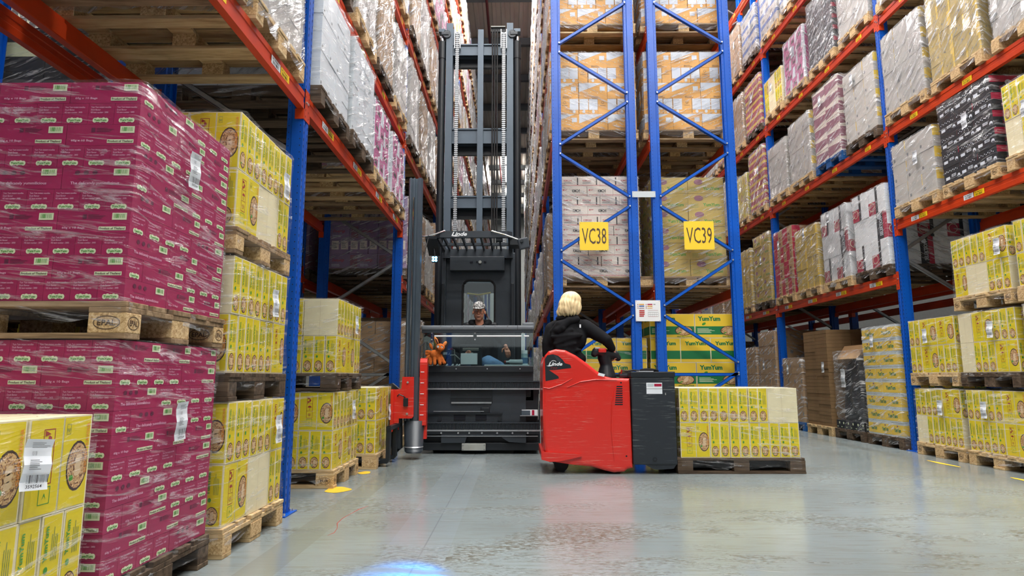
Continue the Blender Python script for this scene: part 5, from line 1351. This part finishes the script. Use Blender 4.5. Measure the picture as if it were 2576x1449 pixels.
def driver():
    t = thing('person', 'person driving the lift truck, black hoodie, patterned cap, smiling', 'person', (-.47, 8.05, .93)); o = Vector(t.location)
    B = lambda x, y, z: Vector((x, y, z)) - o
    hx, hy, hz = -.495, 7.97, 1.722
    P_ = [('e', B(hx, hy + .02, hz + .035), (.074, .092, .085)), ('e', B(hx, hy - .012, hz - .035), (.062, .072, .075)), ('e', B(hx, hy - .035, hz - .085), (.034, .036, .028)),
          ('c', B(hx, hy - .083, hz + .012), .009, B(hx, hy - .100, hz - .022), .013), ('e', B(hx - .013, hy - .088, hz - .026), (.009, .010, .007)), ('e', B(hx + .013, hy - .088, hz - .026), (.009, .010, .007)),
          ('e', B(hx, hy - .076, hz - .048), (.026, .012, .010)), ('e', B(hx, hy - .074, hz - .062), (.022, .012, .009)),
          ('e', B(hx - .034, hy - .060, hz - .015), (.022, .02, .02)), ('e', B(hx + .034, hy - .060, hz - .015), (.022, .02, .02)),
          ('e', B(hx, hy - .072, hz + .042), (.05, .016, .010)),
          ('e', B(hx - .078, hy + .012, hz - .005), (.009, .015, .026)), ('e', B(hx + .078, hy + .012, hz - .005), (.009, .015, .026)),
          ('c', B(hx, hy + .02, hz - .06), .052, B(hx + .01, 8.02, 1.54), .058),
          ('c', B(-.47, 8.03, 1.46), .12, B(-.47, 8.05, 1.08), .12),
          ('c', B(-.64, 8.0, 1.47), .045, B(-.76, 7.93, 1.27), .035), ('c', B(-.76, 7.93, 1.27), .035, B(-.66, 7.78, 1.20), .026),
          ('c', B(-.30, 8.0, 1.47), .045, B(-.17, 7.92, 1.32), .035), ('c', B(-.17, 7.92, 1.32), .035, B(-.145, 7.76, 1.275), .024),
          ('c', B(-.41, 8.02, 1.06), .07, B(-.24, 7.74, 1.01), .05), ('c', B(-.56, 8.03, 1.04), .07, B(-.64, 7.72, 1.10), .05), ('c', B(-.24, 7.74, 1.01), .045, B(-.36, 7.75, .72), .035), ('c', B(-.64, 7.72, 1.10), .045, B(-.62, 7.75, .72), .035)]
    P_ += hand_parts(B(-.145, 7.77, 1.275), (.25, -.35, -.75), (-1, -.1, 0), (.2, -1, .3), .95, .35)
    P_ += hand_parts(B(-.66, 7.78, 1.20), (.6, -.5, -.1), (0, 0, 1), (0, -1, .2), .95, .7)
    b = blobs('body', P_, 'skin', t, .0055, 2)
    blobs('hoodie', [('c', B(-.47, 8.03, 1.45), .13, B(-.47, 8.05, 1.14), .155), ('e', B(-.47, 8.02, 1.49), (.20, .10, .08)), ('c', B(-.65, 8.0, 1.475), .068, B(-.775, 7.92, 1.27), .056), ('c', B(-.775, 7.92, 1.27), .056, B(-.68, 7.80, 1.21), .038),
          ('c', B(-.29, 8.0, 1.475), .068, B(-.165, 7.92, 1.33), .056), ('c', B(-.165, 7.92, 1.33), .056, B(-.15, 7.80, 1.285), .036)], 'hoodie_black', t, .012, 3)
    hd = [('c', B(-.57, 7.99, 1.56), .034, B(-.60, 8.06, 1.59), .034), ('c', B(-.41, 7.99, 1.56), .034, B(-.37, 8.06, 1.59), .034), ('c', B(-.60, 8.07, 1.60), .04, B(-.37, 8.07, 1.60), .04), ('c', B(-.57, 7.99, 1.56), .03, B(-.50, 7.93, 1.50), .03), ('c', B(-.41, 7.99, 1.56), .03, B(-.48, 7.93, 1.50), .03), ('e', B(-.66, 8.02, 1.535), (.06, .06, .04)), ('e', B(-.31, 8.02, 1.535), (.06, .06, .04))]
    blobs('hood', hd, 'hoodie_black', t, .009, 2)
    blobs('jeans', [('c', B(-.41, 8.0, 1.07), .12, B(-.23, 7.74, 1.01), .085), ('c', B(-.56, 8.03, 1.03), .10, B(-.64, 7.72, 1.115), .075), ('c', B(-.23, 7.74, 1.01), .07, B(-.34, 7.75, .76), .05), ('c', B(-.64, 7.72, 1.11), .065, B(-.62, 7.75, .76), .05), ('e', B(-.47, 8.08, 1.02), (.17, .12, .09))], 'jeans', t, .012, 3)
    for x in (-.36, -.62): blobs('shoe', [('e', B(x, 7.72, .70), (.045, .12, .04))], 'rubber', t, .01)
    # cap
    c = blobs('cap', [('e', B(hx, hy + .018, hz + .072), (.083, .100, .075))], 'cap_print', t, .005, 1)
    for v in c.data.vertices:
        if v.co.z + o.z < hz + .045: v.co.z = hz + .045 - o.z
    blobs('cap_peak', [('e', B(hx, hy - .105, hz + .046), (.072, .06, .011), (R(18), 0, 0))], 'cap_print', c, .004, 1).location = (0, 0, 0)
    for s in (-1, 1):
        e = blobs('eye', [('e', B(hx + s * .030, hy - .068, hz + .014), (.0135, .011, .0085))], 'eye_white', b, .0025, 1)
        m = MB(); F = frameat(B(hx + s * .030, hy - .080, hz + .014), (1, 0, 0), (0, 0, 1)); m.disc(F, 0, 0, .0062, .0072, 'eye_dark', .0); m.build('iris', b)
        m = MB(); m.tube([B(hx + s * .013, hy - .086, hz + .032), B(hx + s * .03, hy - .088, hz + .037), B(hx + s * .050, hy - .074, hz + .031)], .0022, 'plush_dark', 6); m.build('eyebrow', b)
    m = MB(); m.tube([B(hx - .028, hy - .084, hz - .050), B(hx - .012, hy - .0905, hz - .056), B(hx + .012, hy - .0905, hz - .056), B(hx + .028, hy - .084, hz - .050)], [.002, .0035, .0035, .002], 'lip', 6); m.build('mouth', b)
    m = MB(); m.tube([B(hx - .016, hy - .0915, hz - .0545), B(hx + .016, hy - .0915, hz - .0545)], .002, 'eye_white', 6); m.build('teeth', b)
driver()
def rider():
    t = thing('person', 'person with blond bob and black hoodie riding the red pallet truck', 'person', (.5, 6.36, .17)); o = Vector(t.location)
    B = lambda x, y, z: Vector((x, y, z)) - o
    hx, hy, hz = .555, 6.37, 1.645
    P_ = [('e', B(hx, hy, hz + .02), (.078, .085, .09)), ('e', B(hx + .035, hy + .03, hz - .03), (.055, .06, .07)), ('c', B(hx + .085, hy + .07, hz + .0), .010, B(hx + .096, hy + .085, hz - .03), .012), ('e', B(hx + .07, hy + .065, hz - .06), (.022, .022, .012)),
          ('e', B(hx + .05, hy - .06, hz - .02), (.014, .012, .03)),
          ('c', B(hx - .01, hy, hz - .06), .05, B(.53, 6.37, 1.46), .055), ('c', B(.52, 6.37, 1.36), .12, B(.47, 6.36, 1.08), .13),
          ('c', B(.68, 6.34, 1.40), .045, B(.87, 6.27, 1.275), .036), ('c', B(.87, 6.27, 1.275), .036, B(.955, 6.33, 1.17), .026),
          ('c', B(.37, 6.39, 1.38), .045, B(.33, 6.38, 1.14), .036), ('c', B(.33, 6.38, 1.14), .036, B(.46, 6.52, 1.04), .026),
          ('c', B(.42, 6.36, 1.02), .08, B(.44, 6.36, .62), .055), ('c', B(.54, 6.40, 1.02), .08, B(.56, 6.42, .62), .055), ('c', B(.44, 6.36, .62), .05, B(.42, 6.36, .27), .035), ('c', B(.56, 6.42, .62), .05, B(.56, 6.42, .27), .035)]
    P_ += hand_parts(B(.955, 6.33, 1.17), (.45, .3, -.6), (-.3, .9, 0), (.6, 0, .7), .92, .9)
    P_ += hand_parts(B(.46, 6.52, 1.04), (.7, .5, -.2), (0, -.3, 1), (.2, 1, 0), .92, .6)
    b = blobs('body', P_, 'skin', t, .006, 2)
    for s in (-1, 1):
        m = MB(); c = B(hx + .085 + (.0 if s > 0 else .012), hy + .045 + s * .03 + .02, hz + .005); F = frameat(c, (-.6, .8, 0), (0, 0, 1)); m.disc(F, 0, 0, .010, .006, 'eye_white', .004); m.disc(F, 0, 0, .005, .006, 'eye_dark', .005); m.build('eye', b)
    hr = [('e', B(hx - .006, hy - .008, hz + .03), (.106, .112, .100)), ('e', B(hx - .03, hy - .03, hz - .02), (.105, .11, .10)), ('e', B(hx - .05, hy - .03, hz - .06), (.092, .105, .085)), ('e', B(hx + .02, hy - .055, hz - .035), (.075, .065, .095)), ('e', B(hx - .085, hy - .02, hz - .09), (.062, .085, .055)), ('e', B(hx - .02, hy - .075, hz - .085), (.075, .045, .05))]
    hair = blobs('hair', hr, 'blond', t, .0065, 9)
    c0 = B(hx - .01, hy - .01, hz)
    for v in hair.data.vertices:      # comb the bob into strands and let the ends hang unevenly
        dx, dy = v.co.x - c0.x, v.co.y - c0.y; a = math.atan2(dy, dx); zr = v.co.z - c0.z; r = math.hypot(dx, dy)
        k = .0035 * sin(a * 23 + 2.2 * sin(zr * 30 + a * 3)) + .003 * sin(a * 11 + zr * 18)
        if r > .03: v.co.x += dx / r * k; v.co.y += dy / r * k
        q = min(1, max(0, (-zr - .02) / .09)); v.co.z += q * (.009 * sin(a * 17) + .004 * sin(a * 31)); v.co.x += dx * .06 * q; v.co.y += dy * .06 * q
    hd = [('c', B(.52, 6.37, 1.37), .145, B(.47, 6.36, 1.10), .175), ('e', B(.525, 6.37, 1.42), (.20, .115, .085)), ('e', B(.50, 6.33, 1.28), (.205, .13, .16)), ('e', B(.50, 6.36, 1.08), (.20, .15, .10)),
          ('c', B(.69, 6.34, 1.405), .078, B(.80, 6.30, 1.33), .070), ('c', B(.80, 6.30, 1.33), .070, B(.89, 6.27, 1.27), .058), ('c', B(.89, 6.27, 1.27), .058, B(.955, 6.32, 1.185), .040),
          ('c', B(.36, 6.38, 1.38), .080, B(.315, 6.36, 1.24), .068), ('c', B(.315, 6.36, 1.24), .066, B(.31, 6.36, 1.13), .058), ('c', B(.31, 6.36, 1.13), .056, B(.44, 6.50, 1.05), .04)]
    rr = random.Random(5)
    for i in range(7):
        z = 1.12 + i * .035; hd.append(('c', B(.34 + rr.uniform(0, .06), 6.215 + rr.uniform(0, .02), z), .022, B(.60 + rr.uniform(-.1, .06), 6.205 + rr.uniform(0, .02), z + rr.uniform(.01, .06)), .016))
    blobs('hoodie', hd, 'hoodie_black', t, .011, 3)
    blobs('hood', [('c', B(.60, 6.27, 1.475), .035, B(.42, 6.24, 1.42), .042), ('c', B(.42, 6.24, 1.42), .042, B(.36, 6.26, 1.35), .035), ('c', B(.45, 6.22, 1.38), .035, B(.36, 6.24, 1.31), .028), ('c', B(.52, 6.25, 1.46), .04, B(.40, 6.22, 1.36), .04), ('c', B(.42, 6.32, 1.49), .03, B(.60, 6.30, 1.50), .028)], 'hoodie_black', t, .009, 2)
    MB().box(tuple(B(.618, 6.197, 1.385)), tuple(B(.634, 6.203, 1.418)), 'label_white').build('hoodie_tag', t)
    blobs('trousers', [('c', B(.42, 6.36, 1.03), .115, B(.44, 6.36, .62), .075), ('c', B(.54, 6.40, 1.03), .115, B(.56, 6.42, .62), .075), ('c', B(.44, 6.36, .62), .068, B(.42, 6.36, .27), .05), ('c', B(.56, 6.42, .62), .068, B(.56, 6.42, .27), .05)], 'hoodie_black', t, .013, 2)
    for x, y in ((.45, 6.36), (.59, 6.42)): blobs('shoe', [('e', B(x, y, .225), (.11, .042, .042))], 'rubber', t, .009)
rider()

# ------------------------------------------------------------------ red pallet truck
PT = thing('pallet_truck', 'red ride-on pallet truck with black battery box and raised backrest', 'pallet truck', (.9, 6.36, 0))
prof = [(.262, .17), (.247, .30), (.240, .6), (.243, 1.02), (.262, 1.10), (.30, 1.145), (.37, 1.165), (.46, 1.155), (.56, 1.105), (.66, 1.035), (.76, .955), (.84, .905), (.90, .89), (1.072, .885), (1.080, .055), (1.03, .045), (1.0, .02), (.90, .012), (.82, .03), (.70, .065), (.5, .09), (.36, .105), (.29, .13)]
def shell(y0, y1, r, outer):
    bm = bmesh.new(); vs_ = [bm.verts.new((x, y0, z)) for x, z in prof]; f = bm.faces.new(vs_)
    q = bmesh.ops.extrude_face_region(bm, geom=[f]); nv = [g for g in q['geom'] if isinstance(g, bmesh.types.BMVert)]
    for v in nv: v.co.y = y1
    yo = outer
    es = [e for e in bm.edges if all(abs(v.co.y - yo) < 1e-5 for v in e.verts)]
    bmesh.ops.bevel(bm, geom=es, offset=r, segments=4, profile=.5, affect='EDGES', clamp_overlap=True)
    bmesh.ops.recalc_face_normals(bm, faces=bm.faces[:]); return bm
m = MB(); m.frombm(shell(6.0, 6.075, .03, 6.0), 'truck_red'); m.frombm(shell(6.655, 6.73, .03, 6.73), 'truck_red')
m.prism([(.245, .17), (.24, .6), (.245, 1.03), (.28, 1.11), (.34, 1.13), (.34, .2)], 1, 6.07, 6.66, 'truck_red')
m.box((.85, 6.07, .08), (1.078, 6.66, .875), 'truck_red'); m.box((.3, 6.07, .10), (.86, 6.66, .165), 'truck_black')
# bumper lip round the bottom
m.prism([(.225, .135), (.235, .205), (.36, .20), (.60, .185), (.60, .165), (.40, .12), (.30, .115)], 1, 5.975, 6.01, 'truck_red'); m.box((.222, 5.99, .135), (.25, 6.74, .205), 'truck_red')
for pl in ([(.245, 5.998, .80), (.30, 5.997, .79), (.42, 5.997, .83), (.52, 5.997, .885)], [(.47, 5.997, .80), (.60, 5.996, .855), (.75, 5.997, .875), (.95, 5.998, .87)], [(.925, 5.999, .80), (.895, 5.998, .66), (.885, 5.998, .40), (.905, 5.999, .12)]): m.tube(pl, [.003, .006, .006, .003], 'truck_red', 8)
body_o = W(m, 'body_shell', PT)
for p in body_o.data.polygons: p.use_smooth = False
F = frameat((0, 6.0, 0), (1, 0, 0), (0, 0, 1))
m = MB(); m.poly(F, [(.268, .86), (.262, 1.07), (.285, 1.105), (.34, 1.115), (.39, 1.10), (.43, 1.065), (.455, 1.03), (.505, 1.015), (.515, .985), (.35, .965), (.30, .965), (.39, .905), (.395, .885)], 'truck_black', .0015)
m.poly(F, [(.345, 1.108), (.385, 1.092), (.425, 1.05), (.39, 1.045)], 'truck_dark', .002)
m.text(F, .295, 1.005, .036, 'Linde', 'white_paint', .003, fit=.135, bold=.035, shear=.35)
pts = [(.345 + .028 * cos(a), 1.035 + .022 * sin(a)) for a in [R(200 - 22 * i) for i in range(9)]]
for (a, b) in zip(pts, pts[1:]): m.poly(F, [a, b, (b[0], b[1] - .005), (a[0], a[1] - .005)], 'white_paint', .003)
m.poly(F, [(.275, 1.006), (.30, .998), (.34, 1.004), (.30, 1.008)], 'white_paint', .003)
m.text(F, .315, .972, .020, 'T20', 'truck_red_dark', .003, fit=.065, bold=.01, shear=.3)
WS(m, 'logo_panel', body_o, PT, label='black panel with white and red lettering')
m = MB()
for i in range(9): m.poly(F, [(.945 - i * .0025, .815 - i * .021), (1.0, .815 - i * .021), (.995, .803 - i * .021), (.94 - i * .0025, .803 - i * .021)], 'slot_dark', .0012)
for x, z in ((.985, .845), (1.02, .165)): m.disc(F, x, z, .008, .008, 'slot_dark', .0012)
WS(m, 'vent', body_o, PT)
m = MB(); m.poly(F, [(.765, .915), (.825, .90), (.835, .925), (.775, .94)], 'label_white', .002); WS(m, 'white_sticker', body_o, PT)
m = MB(); m.rbox((1.082, 6.0, .085), (1.498, 6.72, .90), 'battery_box', .015); m.prism([(1.10, .09), (1.20, .085), (1.26, .05), (1.30, .04), (1.46, .05), (1.49, .09)], 1, 6.01, 6.5, 'battery_box'); m.rbox((1.078, 5.992, .895), (1.502, 6.73, .95), 'truck_black', .01)
F2 = frameat((0, 6.0, 0), (1, 0, 0), (0, 0, 1)); m.disc(F2, 1.285, .135, .022, .022, 'truck_black', .003); m.disc(F2, 1.285, .135, .010, .010, 'battery_box', .004)
bb = W(m, 'battery_box', PT, label='scuffed black battery box')
m = MB(); m.rect(F2, 1.225, .74, 1.375, .845, 'label_white', .002); m.rect(F2, 1.30, .81, 1.37, .835, 'crimson', .003); m.rect(F2, 1.235, .81, 1.295, .835, 'sign_grey', .003); m.rect(F2, 1.225, .787, 1.375, .79, 'ink_grey', .003); m.rect(F2, 1.40, .73, 1.408, .75, 'steel_plate', .003)
WS(m, 'battery_label', bb, PT)
m = MB(); m.rbox((1.18, 6.1, .951), (1.32, 6.25, .957), 'label_white', .001); W(m, 'paper_sheet', PT)
PO = Vector(PT.location)
def BB(x, y, z): return Vector((x, y, z)) - PO
blobs('steering_column', [('c', BB(.90, 6.36, .90), .10, BB(.90, 6.36, 1.02), .062), ('c', BB(.90, 6.36, 1.02), .062, BB(.88, 6.36, 1.10), .07), ('c', BB(.79, 6.30, 1.155), .040, BB(.99, 6.36, 1.12), .045), ('c', BB(.79, 6.30, 1.155), .038, BB(.775, 6.30, 1.13), .036), ('c', BB(.99, 6.36, 1.12), .042, BB(1.02, 6.37, 1.09), .035)], 'truck_black', PT, .009, 2)
m = MB(); m.rbox((.81, 6.25, 1.14), (.89, 6.32, 1.185), 'truck_red', .012); m.rbox((.775, 6.26, 1.175), (.83, 6.33, 1.195), 'steel_plate', .005); W(m, 'thumb_switch', PT, label='red switch on the steering head')
m = MB(); m.tube([(1.0, 6.2, .92), (1.03, 6.18, .96), (1.08, 6.16, .955), (1.14, 6.2, .965), (1.22, 6.3, .96)], .009, 'rubber', 8); m.rbox((1.0, 6.15, .90), (1.08, 6.5, .93), 'truck_dark', .006); m.tube([(1.015, 6.16, .93), (1.02, 6.15, .97)], .008, 'icon_red', 6)
W(m, 'cable', PT)
blobs('folded_jacket', [('e', BB(1.32, 6.35, .965), (.09, .07, .022)), ('e', BB(1.38, 6.4, .96), (.06, .06, .018))], 'hoodie_black', PT, .008, 2)
for x, y in ((.42, 6.16), (.42, 6.5), (.95, 6.36)):
    m = MB(); m.tube([(x, y, .07), (x, y + .08, .07)], .07, 'rubber', 18); W(m, 'wheel', PT)
for y in (6.24, 6.62):
    m = MB(); m.prism([(1.49, .035), (1.49, .098), (2.50, .098), (2.64, .06), (2.62, .045), (2.4, .035)], 1, y - .075, y + .075, 'truck_black'); fo = W(m, 'fork', PT)
    m = MB(); m.tube([(2.3, y - .05, .04), (2.3, y + .05, .04)], .038, 'rubber', 14); WS(m, 'load_wheel', fo, PT)
print('objects', len(bpy.data.objects), 'loads', NLOAD)
